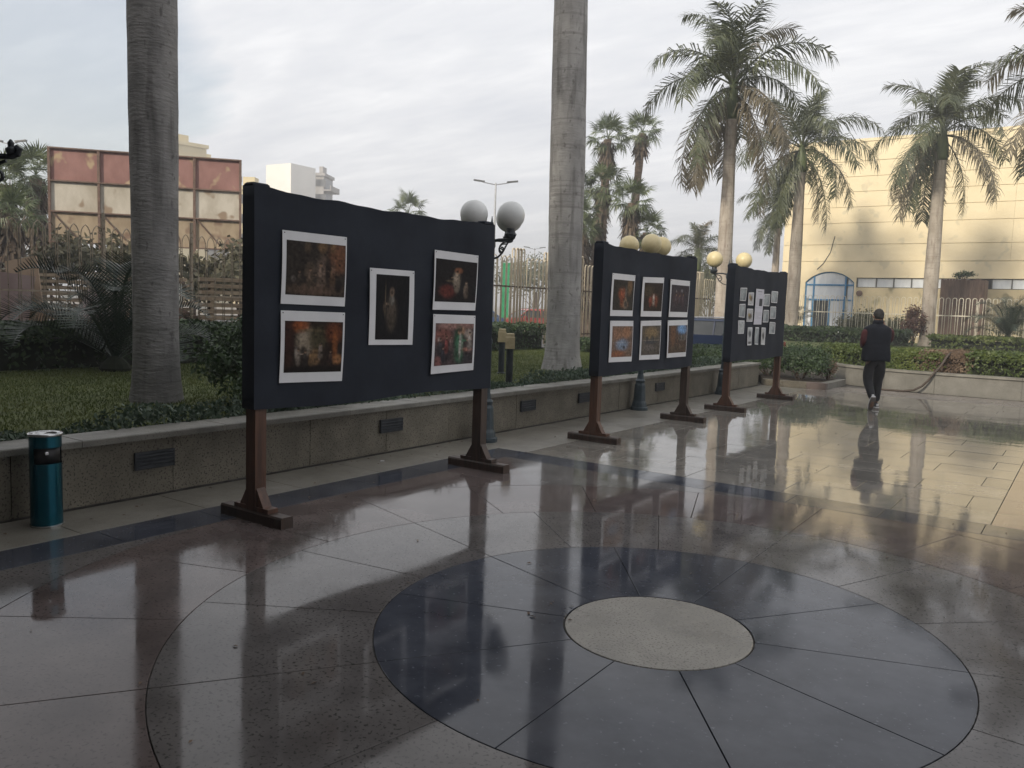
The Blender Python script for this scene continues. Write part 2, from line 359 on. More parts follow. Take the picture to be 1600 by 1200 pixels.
def strip(x0, x1, y0, y1, name, mat, ang, step, along):
    a, b = (y0, y1) if along == 'y' else (x0, x1); n = max(1, round((b-a)/step))
    for i in range(n):
        p, q = a+(b-a)*i/n, a+(b-a)*(i+1)/n
        rect(*((x0, x1, p, q) if along == 'y' else (p, q, y0, y1)), name, mat, ang)
strip(-3.9, -3.5, -5, 3.9, 'dark_band_slab', 'granite_blue', .05, .8, 'y')
strip(-3.5, 3.5, 3.5, 3.9, 'dark_band_slab', 'granite_blue', .05, .8, 'x')
strip(3.5, 3.9, -5, 3.9, 'dark_band_slab', 'granite_blue', .05, .8, 'y')
strip(-4.58, -3.9, -5, 3.9, 'apron_slab', 'apron', .05, 1.0, 'y')
strip(-4.58, -3.5, 3.9, 15.4, 'apron_slab', 'apron', .12, 1.0, 'y')
ys = 3.9; row = 0
while ys < 16.6:
    x = -3.5 - (0 if row % 2 == 0 else .45); hh = .6
    while x < 6.5:
        x1 = x+.98
        if x < 1.2 < x1-.02: x1 = 1.2
        x0 = max(x, -3.5)
        if x1-x0 > .1: rect(x0, x1, ys, min(ys+hh, 16.75), 'paving_slab', ('field_dry' if ys > 14.6+.6*rnd.random() else 'field_pink' if x0 >= 1.19 else 'field_slab'), .15)
        x = x1
    ys += hh; row += 1
for i in range(6): rect(-3.5+i*1.0, -2.5+i*1.0, -5, -3.5, 'paving_slab', 'granite_pink', .05)
# ---------------- left planter wall with granite cladding and coping
pw = thing('planter_wall', 'long low planter wall clad in speckled brown granite behind the display boards', 'wall', (-4.6, 0, 0))
MB().box(-.25, -.032, -7, 15.2, -.03, .485).build('wall_core', 'mortar', pw)
edges = [-7, -5.4, -3.9, -2.4, -1.2, .10, 1.62, 2.72, 3.81, 5.26, 6.75, 8.25, 9.75, 11.2, 12.6, 13.9, 15.2]
for a, b in zip(edges, edges[1:]):
    MB().box(-.03, rnd.uniform(-.002, .002), a+.003, b-.003, .012, .486).build('cladding_panel', 'clad', pw)
for a, b in zip(edges, edges[1:]):
    MB().cbox(-.33, .045+rnd.uniform(-.002, .002), a+.5+.002, min(b+.5, 15.25)-.002, .488, .54, .008).build('coping_stone', 'coping', pw)
MB().box(-.25, 0, 15.203, 15.23, .0, .486).build('end_panel', 'clad', pw)
# planter soil and lawns behind it
struct(MB().prism([(-4.86, -10), (-4.86, 15.2), (-5.2, 16.8), (-13.7, 16.8), (-13.7, -10)][::-1], -.05, .44).build('lawn', 'lawn'), 'shaded lawn behind the planter wall')
struct(MB().prism([(-5.4, -10), (-4.862, -10), (-4.862, 15.19), (-5.4, 15.19)], .40, .455).build('planting_bed', 'soil'))
BWP = [(-5.2, 20.2), (-4.6, 19.35), (-4.0, 18.45), (-3.2, 17.6), (-2.2, 17.05), (-1.1, 16.86), (.6, 16.82), (2.4, 16.82), (4.2, 16.82), (6.0, 16.82), (9, 16.82), (12, 16.82)]
def offs(P, d):
    o = []
    for i, p in enumerate(P):
        a = Vector(P[max(i-1, 0)]); b = Vector(P[min(i+1, len(P)-1)]); t = (b-a).normalized(); o.append((p[0]-t.y*d, p[1]+t.x*d))
    return o
back_lawn_poly = offs(BWP, .28)+[(30, 17.1), (30, 42), (-14, 42), (-14, 27), (-6.2, 27), (-5.6, 21)]
struct(MB().prism(back_lawn_poly, -.05, .44).build('lawn', 'lawn'), 'sunlit lawn behind the curved wall')
bw = thing('curved_wall', 'low grey granite wall curving round the far end of the plaza', 'wall', (0, 0, 0))
I2, T2 = offs(BWP, .27), offs(BWP, -.04)
I1 = offs(BWP, .03); I3 = offs(BWP, .30)
for i in range(len(BWP)-1):
    def cut(A, i, g=.003):
        a, b = Vector(A[i]), Vector(A[i+1]); d = (b-a).normalized()*g; return a+d, b-d
    a, b = cut(BWP, i); c, d = cut(I1, i)
    MB().prism([a, b, d, c], .0, .432).build('cladding_panel', 'backclad', bw)
    a, b = cut(T2, i); c, d = cut(I3, i)
    MB().prism([a, b, d, c], .435, .485).build('coping_stone', 'coping', bw)
core = MB()
for i in range(len(BWP)-1): core.prism([I1[i], I1[i+1], I2[i+1], I2[i]], -.03, .43)
core.build('wall_core', 'mortar', bw)
for o in bw.children: fixn(o.data)
# low kerb bed between the two walls
kb = thing('low_kerb', 'ankle-high stone kerb edging the shrub bed beyond the third board', 'kerb', (0, 0, 0))
for a, b in ((-4.6, -4.1), (-4.1, -3.55)):
    MB().cbox(a+.003, b-.003, 15.45, 15.62, 0, .15, .006).build('kerb_stone', 'clad', kb)
MB().cbox(-3.547, -3.12, 15.44, 15.63, 0, .152, .006).build('kerb_stone', 'redstone', kb)
for a, b in ((15.63, 16.5), (16.5, 17.3)): MB().cbox(-3.29, -3.12, a+.003, b-.003, 0, .15, .006).build('kerb_stone', 'backclad', kb)
struct(MB().prism([(-4.6, 15.63), (-3.3, 15.63), (-3.3, 17.55), (-4.05, 18.4), (-4.6, 19.2), (-5.2, 20), (-6.2, 20), (-6.2, 16.82), (-5.1, 16.82)], -.05, .13).build('planting_bed', 'soil'))
struct(MB().box(-13.7, -6.2, 16.85, 27, -.05, .004).build('driveway', 'asphalt'))
struct(MB().box(-60, -17, -100, 140, -.055, -.03).build('street', 'asphalt'))

# ---------------- hotel block behind the viewpoint: it shades the near half of the plaza
MT['plaster'] = mk('plaster', (.24, .215, .18), (.31, .28, .24), 1.2, .85, bump=.002)
MT['glass_dark'] = mk('glass_dark', (.03, .035, .04), (.05, .055, .06), 2, .12)
hb = thing('hotel_block', 'tall unseen beige building behind the viewpoint, its overhang added to shade the near plaza', 'building', (0, -7.2, 0))
MB().box(-40, 34, -14, 0, -.06, 11.1).build('wall', 'plaster', hb)
MB().box(-40.2, 34.2, -14.2, .25, 11.103, 11.4).build('parapet', 'plaster', hb)
MB().box(-16, 16, .003, 5.6, 4.6, 5.05).build('shade_canopy', 'plaster', hb)  # unseen roof slab, added and extended forward to darken the near paving
for xx in (-11, 6.5, 14): MB().lathe([(.26, -.02), (.26, 4.597)], 16, (xx, 2.6, 0)).build('column', 'plaster', hb, smooth=False)
for r_ in range(2):
    for c_ in range(16):
        xx = -36+c_*4.4
        if r_ == 0 and -12 < xx < 12: continue
        w_ = MB().box(xx, xx+2.2, .003, .05, 1.2+r_*5, 3.4+r_*5).build('window', 'plaster', hb)
        MB().box(xx+.08, xx+2.12, .053, .06, 1.28+r_*5, 3.32+r_*5).build('pane', 'glass_dark', w_)

# ================================================================== DISPLAY BOARDS
def picture_mesh(w, h, blobs, base, seed, nx=110, ny=90, noise=.3, lines=None):
    """flat print: a grid whose vertex colours are painted from soft blobs (x, y in 0..1, rx, ry, colour, strength)"""
    rng = np.random.default_rng(seed)
    u, v = np.meshgrid(np.linspace(0, 1, nx), np.linspace(0, 1, ny))
    c = np.ones((ny, nx, 3))*np.array(base)
    for (bx, by, rx, ry, col, st) in blobs:
        g = np.exp(-(((u-bx)/rx)**2+((v-by)/ry)**2)**2.2)*st
        c = c*(1-g[..., None])+np.array(col)*g[..., None]
    nz = rng.normal(size=(ny, nx)); nz = (nz+np.roll(nz, 1, 0)+np.roll(nz, 1, 1)+np.roll(nz, -1, 0))/2
    n3 = rng.normal(size=(ny//4+2, nx//4+2)); n3 = np.kron(n3, np.ones((4, 4)))[:ny, :nx]
    n3 = (n3+np.roll(n3, 1, 0)+np.roll(n3, 2, 0)+np.roll(n3, 1, 1)+np.roll(n3, 2, 1))/2.2
    c = c*np.clip(1+noise*(.35*nz+.35*n3), .25, 2.2)[..., None]
    if lines:
        for (y0, y1, x0, x1, col) in lines:
            mk_ = (v >= y0) & (v <= y1) & (u >= x0) & (u <= x1); c[mk_] = col
    return u, v, np.clip(c, 0, 1)
MT['print'], _t, _b = newmat('print')
_a = _t.nodes.new('ShaderNodeVertexColor'); _a.layer_name = 'ink'; _t.links.new(_a.outputs[0], _b.inputs['Base Color']); _b.inputs['Roughness'].default_value = .6; _b.inputs['Specular IOR Level'].default_value = .12
def curl(y, z, k):
    """how far the loose sheet bows off the cloth (k holds per-corner lifts)"""
    e = abs(2*y-1)**3
    return .004 + e*(k[0]*(1-y)+k[1]*y)*(.4+.6*z) + .004*math.sin(3.1*z+6*k[2])*(1-abs(2*y-1)**4)
def photo_sheet(x, q, inner, blobs, base, seed, label, group, name='photo_print', noise=.3, lines=None, bow=.012, grid=(110, 90)):
    """q: four (y, z) corners TL TR BR BL on the board; inner: margins l r t b as fractions"""
    r_ = random.Random(seed); k = [r_.uniform(0, bow), r_.uniform(0, bow), r_.random()]
    yc = sum(p[0] for p in q)/4; zc = sum(p[1] for p in q)/4
    root = thing(name, label, 'photo', (x, yc, zc), 0, group)
    def P(u, v, off):                    # u along y, v up
        tl, tr, br, bl = q
        y = (tl[0]*(1-u)+tr[0]*u)*v+(bl[0]*(1-u)+br[0]*u)*(1-v); z = (tl[1]*(1-u)+tr[1]*u)*v+(bl[1]*(1-u)+br[1]*u)*(1-v)
        sag = .006*math.sin(math.pi*v)*(1 if k[2] > .5 else -1)*abs(2*u-1)
        return (curl(u, v, k)+off, y-yc+sag, z-zc)
    n = 12
    vs = [P(i/n, j/n, 0) for j in range(n+1) for i in range(n+1)]; m_ = len(vs)
    vs += [(a-.0012, b, c) for a, b, c in vs]
    fs = [(j*(n+1)+i, j*(n+1)+i+1, (j+1)*(n+1)+i+1, (j+1)*(n+1)+i) for j in range(n) for i in range(n)]
    fs += [tuple(m_+t for t in f[::-1]) for f in fs]
    MB().add(vs, fs).build('paper_sheet', 'paper', root, smooth=True)
    if inner is not None:
        l_, r2, t_, b_ = inner; nx, ny = grid
        u, v, c = picture_mesh(1, 1, blobs, base, seed, nx, ny, noise, lines)
        U = l_+(1-l_-r2)*u; V = b_+(1-t_-b_)*v
        vs = [P(a, b, .0016) for a, b in zip(U.ravel(), V.ravel())]
        fs = [(j*nx+i, j*nx+i+1, (j+1)*nx+i+1, (j+1)*nx+i) for j in range(ny-1) for i in range(nx-1)]
        o = MB().add(vs, fs).build('printed_image', 'print', root, smooth=True)
        ca = o.data.color_attributes.new('ink', 'FLOAT_COLOR', 'POINT')
        ca.data.foreach_set('color', np.concatenate([c.reshape(-1, 3), np.ones((nx*ny, 1))], 1).ravel().astype(np.float32))
    for (u_, v_) in ((.03, .97), (.97, .97)):
        MB().sphere((P(u_, v_, .002)), .0045, 6, 4).build('pin', 'black', root)
    return root
def board(y0, y1, label, dark_right, seed):
    bx = -3.33; rg = random.Random(seed)
    root = thing('display_board', label, 'display board', (bx, (y0+y1)/2, 0), 0, 'black fabric display boards')
    h = (y1-y0)/2
    for s, mat in ((-1, 'wood_red'), (1, 'wood_dark' if dark_right else 'wood_red')):
        y = s*h
        p = MB().cbox(-.055, .055, y-.05, y+.05, .095, 2.46, .006).build('post', mat, root)
        f = MB().xprism([(y-.055, 0), (y+.055, 0), (y+.055, .07), (y+.045, .085), (y-.045, .085), (y-.055, .07)], -.36, .36).build('foot', 'wood_dark', root); fixn(f.data)
        for t in (-1, 1):
            g = MB().yprism([(t*.056, .087), (t*.15, .087), (t*.15, .10), (t*.056, .26)], y-.04, y+.04).build('brace', mat, root); fixn(g.data)
        g = MB().xprism([(y-.048, .087), (y+.048, .087), (y+.048, .12), (y-.048, .12)], -.20, .20).build('foot_block', mat, root); fixn(g.data)
    # the cloth: a padded wrap round the frame, sagging a little between the posts
    nx, nz = 40, 18; ya, yb = -h-.075, h+.075
    vs = []
    def pt(i, j, side):
        u, v = i/nx, j/nz; y = ya+(yb-ya)*u
        sag = .030*math.sin(math.pi*u)**.8; ztop = 2.50-sag+.006*math.sin(u*23+seed)+.004*math.sin(u*51); zb = .85+.012*math.sin(u*9+seed*2)
        z = zb+(ztop-zb)*v
        w = .004*math.sin(u*31+v*4+seed)+.003*math.sin(v*17+u*6)+.006*math.sin(u*5+v*3)
        return (side*.068+w*side*(1 if 0 < i < nx else .3), y, z)
    for side in (1, -1):
        vs += [pt(i, j, side) for j in range(nz+1) for i in range(nx+1)]
    n1_ = (nx+1)*(nz+1)
    fs = [(j*(nx+1)+i, j*(nx+1)+i+1, (j+1)*(nx+1)+i+1, (j+1)*(nx+1)+i) for j in range(nz) for i in range(nx)]
    fs += [tuple(n1_+t for t in f[::-1]) for f in fs]
    rim = [(0*(nx+1)+i) for i in range(nx)]+[j*(nx+1)+nx for j in range(nz)]+[nz*(nx+1)+i for i in range(nx, 0, -1)]+[j*(nx+1) for j in range(nz, 0, -1)]
    o_ = len(vs); nr_ = len(rim); vs += [vs[r] for r in rim]+[vs[n1_+r] for r in rim]     # the edge gets its own vertices: a crisp fold
    fs += [(o_+i, o_+nr_+i, o_+nr_+(i+1) % nr_, o_+(i+1) % nr_) for i in range(nr_)]
    c = MB().add(vs, fs).build('fabric_cover', 'fabric', root, smooth=True)
    for s in (-1, 1): MB().cbox(-.05, .05, s*h-.075, s*h+.075, 2.497, 2.525, .012).build('post_cap', 'fabric', root)
    return root
board(-.02, 2.76, 'nearest and largest-looking dark fabric display board with five prints', True, 1)
board(5.18, 7.97, 'middle dark fabric display board with six prints in two rows', True, 2)
board(9.76, 12.50, 'farthest dark fabric display board with small papers pinned in clusters', False, 3)
XF = -3.33+.082
BR, DK = (.030, .019, .014), (.008, .006, .006)
def fig(x, y, h, body, head=(.24, .15, .10), lean=0., arm=None, w=1.):
    """a small standing or seated figure for a print: gown, torso, head, sometimes a reaching arm"""
    b = [(x, y+.24*h, .13*h*w, .26*h, tuple(c*.7 for c in body), .92), (x+lean*.3, y+.55*h, .10*h*w, .2*h, body, .95), (x-.03*h+lean*.3, y+.6*h, .045*h*w, .12*h, tuple(min(1, c*1.7) for c in body), .6),
         (x+lean*.6, y+.82*h, .055*h, .075*h, head, .95), (x+lean*.6, y+.87*h, .06*h, .05*h, (.02, .014, .01), .8)]
    if arm: b += [(x+arm*.13*h, y+.6*h, .10*h, .028*h, tuple(min(1, c*1.4) for c in body), .85), (x+arm*.23*h, y+.61*h, .03*h, .03*h, head, .9)]
    return b
G1 = 'photo prints pinned to the nearest board'
photo_sheet(XF, [(.14, 2.20), (.79, 2.20), (.78, 1.64), (.13, 1.65)], (.06, .02, .125, .13),
    [(.5, .12, .5, .12, (.11, .07, .05), .8), (.62, .5, .12, .28, (.15, .105, .08), .8), (.4, .45, .1, .2, (.10, .07, .05), .7), (.9, .75, .2, .3, (.17, .075, .04), .8), (.6, .93, .08, .12, (.2, .12, .06), .7), (.78, .93, .05, .1, (.2, .12, .06), .7), (.72, .45, .05, .3, (.02, .015, .014), .8), (.88, .2, .06, .12, (.012, .01, .01), .9), (.12, .3, .04, .06, (.2, .17, .15), .5), (.35, .9, .06, .1, (.12, .08, .05), .6)]+fig(.58, .18, .5, (.17, .12, .09), arm=1)+fig(.40, .14, .42, (.10, .07, .05), arm=1)+fig(.78, .2, .44, (.13, .08, .05))+fig(.22, .14, .36, (.06, .045, .035))+[(.68, .5, .03, .24, (.016, .012, .01), .9), (.80, .5, .03, .22, (.16, .09, .06), .7)], (.030, .024, .020), 11,
    'upper left print on the nearest board, brown crowded interior scene', G1)
photo_sheet(XF, [(.13, 1.60), (.78, 1.59), (.76, 1.03), (.12, 1.05)], (.06, .03, .14, .14),
    [(.36, .62, .16, .28, (.33, .27, .2), .85), (.25, .9, .16, .12, (.26, .075, .025), .9), (.56, .66, .17, .24, (.06, .05, .028), .95), (.85, .8, .15, .22, (.15, .045, .02), .8), (.53, .3, .1, .16, (.2, .12, .06), .8), (.2, .38, .03, .12, (.4, .35, .3), .5), (.33, .4, .06, .14, (.02, .016, .014), .9), (.92, .25, .09, .1, (.3, .14, .06), .8), (.07, .6, .09, .6, (.035, .014, .01), .9), (.62, .5, .03, .07, (.35, .3, .26), .6), (.5, .05, .6, .08, DK, .9)]+fig(.62, .24, .36, (.15, .12, .10))+fig(.46, .12, .34, (.2, .12, .06))+fig(.24, .14, .36, (.22, .18, .15), arm=1)+fig(.36, .1, .36, (.03, .025, .022))+fig(.80, .14, .32, (.05, .03, .025))+[(.87, .55, .05, .3, (.24, .085, .03), .7), (.42, .82, .24, .03, (.12, .09, .05), .7)], (.022, .014, .011), 12,
    'lower left print on the nearest board, arched hall with orange drapes', G1)
photo_sheet(XF, [(1.06, 1.97), (1.61, 1.97), (1.61, 1.31), (1.06, 1.32)], (.14, .11, .075, .07),
    [(.47, .42, .17, .26, (.075, .058, .045), .9), (.48, .74, .07, .07, (.2, .14, .1), .9), (.48, .62, .08, .08, (.16, .15, .13), .8), (.29, .68, .015, .2, (.09, .07, .05), .8), (.26, .5, .05, .09, (.09, .065, .05), .7)]+fig(.48, .14, .68, (.085, .066, .05), (.22, .15, .105), arm=-1)+[(.28, .6, .012, .26, (.12, .09, .06), .9), (.49, .6, .05, .07, (.17, .16, .14), .8)], (.008, .0075, .009), 13,
    'tall centre print on the nearest board, dim robed figure holding a staff', G1, noise=.25)
photo_sheet(XF, [(1.89, 2.18), (2.54, 2.17), (2.52, 1.63), (1.88, 1.63)], (.03, .02, .135, .14),
    [(.52, .55, .09, .2, (.3, .25, .19), .85), (.56, .76, .1, .07, (.25, .1, .05), .8), (.3, .25, .2, .16, (.12, .028, .022), .9), (.75, .3, .05, .16, (.27, .21, .16), .8), (.42, .5, .16, .03, (.16, .12, .08), .6)]+fig(.53, .24, .56, (.26, .21, .16), (.3, .19, .12), arm=-1)+fig(.76, .1, .46, (.12, .09, .07), (.28, .2, .15)), (.014, .012, .013), 14,
    'upper right print on the nearest board, dark scene with seated figure', G1)
photo_sheet(XF, [(1.88, 1.59), (2.53, 1.58), (2.52, 1.04), (1.87, 1.03)], (.06, .04, .15, .13),
    [(.2, .7, .25, .2, (.25, .1, .08), .8), (.55, .95, .5, .1, (.36, .2, .17), .8), (.62, .6, .13, .34, (.018, .07, .035), .95), (.66, .45, .07, .26, (.42, .4, .36), .85), (.72, .82, .06, .09, (.33, .2, .13), .9), (.86, .75, .1, .12, (.4, .33, .28), .8), (.82, .36, .14, .05, (.34, .16, .12), .8), (.25, .35, .22, .3, (.022, .02, .025), .85), (.1, .62, .04, .06, (.4, .33, .3), .6), (.1, .1, .1, .14, (.25, .1, .09), .7), (.8, .12, .25, .14, (.03, .03, .035), .8)]+fig(.63, .02, .94, (.05, .13, .075), (.30, .18, .12), arm=1)+[(.655, .45, .035, .3, (.40, .38, .34), .9)]+fig(.14, .2, .5, (.05, .045, .05), (.34, .22, .17))+fig(.30, .28, .46, (.2, .06, .055), (.32, .2, .15))+fig(.42, .34, .4, (.16, .11, .10), (.3, .2, .15))+fig(.90, .34, .5, (.3, .26, .23), (.3, .2, .15))+fig(.22, .06, .42, (.035, .035, .045), (.28, .18, .14)), (.07, .05, .05), 15,
    'lower right print on the nearest board, crowd with green-robed figure', G1)
G2 = 'photo prints pinned to the middle board'
B2 = [([(5.33, 2.14), (5.96, 2.14), (5.93, 1.60), (5.31, 1.60)], (.08, .02, .14, .14), [(.45, .55, .2, .2, (.26, .08, .04), .9), (.55, .2, .2, .12, (.28, .11, .05), .8), (.8, .8, .12, .3, (.2, .12, .06), .8), (.62, .5, .05, .3, (.12, .12, .1), .7)]+fig(.42, .2, .62, (.28, .08, .04), arm=1)+fig(.62, .12, .4, (.2, .1, .06))+[(.62, .2, .12, .16, (.2, .17, .13), .7), (.62, .2, .08, .11, (.04, .035, .03), .8)], (.035, .03, .024), 'upper row first print on the middle board, orange figures'),
      ([(6.19, 2.13), (6.85, 2.15), (6.82, 1.60), (6.17, 1.60)], (.1, .02, .14, .14), [(.5, .4, .25, .2, (.2, .06, .035), .9), (.52, .5, .05, .14, (.45, .4, .35), .8), (.2, .7, .3, .2, (.06, .045, .025), .8)]+fig(.52, .2, .5, (.4, .35, .3))+fig(.34, .15, .44, (.22, .05, .03))+fig(.68, .15, .46, (.2, .06, .03)), (.03, .02, .015), 'upper row centre print on the middle board, red group in the dark'),
      ([(7.06, 2.14), (7.75, 2.14), (7.72, 1.60), (7.06, 1.60)], (.06, .02, .14, .14), [(.4, .5, .25, .25, (.09, .05, .05), .8), (.6, .8, .06, .06, (.3, .28, .3), .6), (.3, .78, .05, .05, (.3, .28, .28), .5)]+fig(.3, .15, .6, (.08, .06, .07))+fig(.5, .12, .6, (.06, .05, .06))+fig(.7, .15, .62, (.09, .06, .07)), (.045, .038, .045), 'upper row last print on the middle board, dim violet group'),
      ([(5.31, 1.54), (5.95, 1.54), (5.96, 1.00), (5.32, 1.01)], (.1, .02, .13, .12), [(.5, .4, .3, .2, (.2, .26, .35), .9), (.25, .75, .3, .2, (.28, .15, .09), .9), (.7, .8, .2, .2, (.34, .17, .09), .8), (.3, .1, .4, .12, (.26, .1, .05), .9), (.6, .3, .06, .05, (.05, .05, .06), .8)]+[(.6, .32, .05, .04, (.04, .04, .05), .9), (.5, .47, .4, .02, (.3, .32, .36), .6)], (.18, .12, .09), 'lower row first print on the middle board, blue and rust landscape'),
      ([(6.17, 1.54), (6.81, 1.55), (6.82, 1.00), (6.18, 1.01)], (.08, .02, .13, .12), [(.5, .75, .4, .2, (.24, .17, .09), .9), (.5, .45, .35, .08, (.05, .055, .065), .8), (.45, .25, .3, .12, (.14, .12, .11), .8)]+[(.5, .5, .5, .02, (.3, .26, .2), .7), (.3, .55, .06, .12, (.05, .05, .05), .8), (.6, .56, .1, .1, (.06, .06, .06), .8)], (.10, .085, .07), 'lower row centre print on the middle board, hazy golden waterside'),
      ([(7.04, 1.55), (7.73, 1.56), (7.74, 1.01), (7.07, 1.01)], (.05, .02, .14, .12), [(.72, .85, .25, .2, (.2, .36, .6), .95), (.25, .7, .14, .5, (.16, .085, .05), .9), (.75, .55, .25, .12, (.16, .15, .14), .8), (.5, .12, .6, .14, (.09, .065, .045), .8)]+[(.62, .6, .06, .16, (.07, .05, .04), .9), (.8, .58, .05, .12, (.09, .07, .05), .9), (.5, .55, .04, .3, (.12, .07, .045), .9)]+fig(.45, .1, .3, (.1, .08, .06))+fig(.65, .08, .28, (.13, .1, .08)), (.09, .06, .045), 'lower row last print on the middle board, blue sky over street')]
for i, (q, inn, bl, ba, lb) in enumerate(B2): photo_sheet(XF, q, inn, bl, ba, 31+i, lb, G2)
G3 = 'small papers pinned to the farthest board'
GR = (.30, .325, .335)
grey = [(.4, .5, .5, .5, (.42, .45, .46), .8), (.9, .2, .4, .5, (.2, .22, .23), .7)]
B3 = [([(9.92, 2.12), (10.25, 2.13), (10.22, 1.90), (9.93, 1.90)], grey, (.22, .25, .26), 'first column top'), ([(9.90, 1.84), (10.22, 1.85), (10.22, 1.61), (9.92, 1.62)], grey, (.26, .28, .29), 'first column middle'),
      ([(9.90, 1.56), (10.22, 1.56), (10.22, 1.33), (9.93, 1.33)], [(.5, .5, .6, .6, (.5, .52, .52), .8)], (.42, .44, .44), 'first column bottom'),
      ([(10.34, 2.05), (10.62, 2.06), (10.63, 1.83), (10.35, 1.83)], [(.55, .55, .3, .25, (.12, .07, .03), .9), (.3, .7, .2, .2, (.4, .26, .06), .7)], (.45, .45, .46), 'second column top'),
      ([(10.31, 1.77), (10.63, 1.77), (10.63, 1.54), (10.32, 1.54)], [(.55, .4, .35, .25, (.10, .075, .04), .9), (.3, .55, .16, .16, (.4, .28, .06), .7)], (.45, .45, .46), 'second column lower'),
      ([(10.41, 1.44), (10.65, 1.44), (10.65, 1.12), (10.44, 1.12)], [(.5, .65, .4, .22, (.08, .09, .1), .95), (.5, .1, .5, .08, (.06, .06, .06), .9)], (.5, .51, .52), 'bottom row left'),
      ([(11.17, 2.05), (11.52, 2.06), (11.50, 1.83), (11.17, 1.83)], grey, (.3, .33, .34), 'fourth column top'), ([(11.19, 1.76), (11.50, 1.76), (11.50, 1.53), (11.19, 1.53)], grey, (.26, .28, .3), 'fourth column lower'),
      ([(10.79, 1.44), (11.01, 1.44), (11.02, 1.12), (10.82, 1.13)], grey, (.3, .33, .34), 'bottom row centre'),
      ([(11.13, 1.44), (11.39, 1.43), (11.39, 1.11), (11.16, 1.12)], [(.55, .5, .3, .25, (.07, .07, .07), .9)], (.5, .5, .5), 'bottom row right'),
      ([(11.60, 2.12), (11.98, 2.12), (11.96, 1.90), (11.61, 1.90)], grey, (.36, .39, .4), 'last column top'), ([(11.59, 1.83), (11.91, 1.83), (11.92, 1.60), (11.59, 1.60)], grey, (.32, .35, .36), 'last column middle'),
      ([(11.59, 1.54), (11.93, 1.53), (11.93, 1.31), (11.59, 1.32)], grey+[(.5, .8, .3, .1, (.5, .5, .5), .6)], (.34, .36, .37), 'last column bottom')]
for i, (q, bl, ba, lb) in enumerate(B3):
    photo_sheet(XF, q, (.07, .07, .06, .06), bl, ba, 61+i, 'small paper on the farthest board, ' + lb, G3, 'pinned_paper', .12, None, .008, (22, 26))
lines = [(.93, .95, .25, .75, (.25, .25, .27)), (.86, .87, .3, .7, (.4, .4, .42)), (.52, .74, .52, .9, (.05, .055, .065))]
lines += [(y, y+.008, .1, .9 if i % 4 else .6, (.44, .44, .48)) for i, y in enumerate(np.arange(.08, .48, .035))]
lines += [(y, y+.008, .1, .46, (.44, .44, .48)) for y in np.arange(.52, .8, .035)]
photo_sheet(XF, [(10.73, 2.13), (11.16, 2.13), (11.12, 1.49), (10.70, 1.49)], (.02, .02, .01, .01), [], (.60, .59, .65), 80, 'long white text sheet at the centre of the farthest board', G3, 'pinned_paper', .02, lines, .008, (24, 90))

# ================================================================== STREET FURNITURE ON THE PLAZA
def globe_lamp(y, x, angs, mat, label, base=True, missing=(), reach=.31, thick=1., scr=.42):
    root = thing('globe_lamp', label, 'lamp post', (x, y, 0), 0, 'globe lamps along the planter wall')
    MB().lathe([(.15, 0), (.15, .05), (.13, .06), (.12, .12), (.105, .16), (.09, .42), (.075, .46), (.085, .50), (.06, .53), (.05, .60)], 16).build('pedestal', 'lamp_iron', root, smooth=False)
    MB().lathe([(.045, .60), (.045, 1.2), (.055, 1.22), (.055, 1.26), (.042, 1.28), (.038, 2.36), (.055, 2.40), (.05, 2.47), (.03, 2.50), (.024, 2.60), (.035, 2.63), (.012, 2.70), (.004, 2.76)], 14).build('pole', 'lamp_iron', root)
    for i, a in enumerate(angs):
        ca, sa = math.cos(a), math.sin(a)
        P = lambda r, z: (ca*r, sa*r, z)
        arm = MB()
        arm.tube([P(.02, 2.46), P(.12, 2.475), P(reach+.02, 2.475), P(reach+.06, 2.49), P(reach+.07, 2.52), P(reach+.045, 2.535)], .016*thick, 6)
        sc = [P(reach*.95, 2.45)]
        for t in range(14):
            th = .25+t*.42; rad = .09*(1-t/17)
            sc.append(P(reach*scr+.10-rad*math.sin(th)*1.0-.02*t/14*4, 2.37+rad*math.cos(th)*.8))
        arm.tube(sc, .010*thick, 5)
        arm.tube([P(.04, 2.25), P(.12, 2.27), P(.2, 2.33), P(.26, 2.42), P(.3, 2.465)], .010, 5)
        ar = arm.build('arm', 'iron', root)
        if i in missing:
            MB().lathe([(.012, 2.47), (.03, 2.50), (.034, 2.52), (.018, 2.535), (.02, 2.56), (.006, 2.58)], 10, (ca*(reach+.015), sa*(reach+.015), 0)).build('bare_socket', 'iron', ar); continue
        MB().lathe([(.03, 2.48), (.06, 2.50), (.075, 2.53), (.055, 2.56), (.05, 2.60)], 12, (ca*reach, sa*reach, 0)).build('globe_holder', 'iron', ar)
        if False: pass
        else:
            MB().sphere((ca*reach, sa*reach, 2.60+.155), .165, 28, 18).build('globe', mat, root, smooth=True)
    return root
A = R(35)
globe_lamp(4.17, -4.30, [A+R(v) for v in (-42, 48, 138, 228)], 'globe_white', 'lamp post with clean white globes rising behind the nearest board')
globe_lamp(8.65, -4.42, [A+R(v) for v in (-85, 30, 152)], 'globe_cream', 'lamp post with yellowed globes behind the middle board')
globe_lamp(12.45, -4.42, [A+R(v) for v in (186, 8)], 'globe_cream', 'lamp post with two yellowed globes showing over the farthest board')
globe_lamp(-1.62, -4.32, [A+R(v) for v in (0, 120, 240)], 'globe_white', 'wrought-iron lamp arm with a missing globe at the left edge', missing=(0, 1, 2), reach=.36, thick=1.15, scr=.66).scale = (1, 1, 1.027)
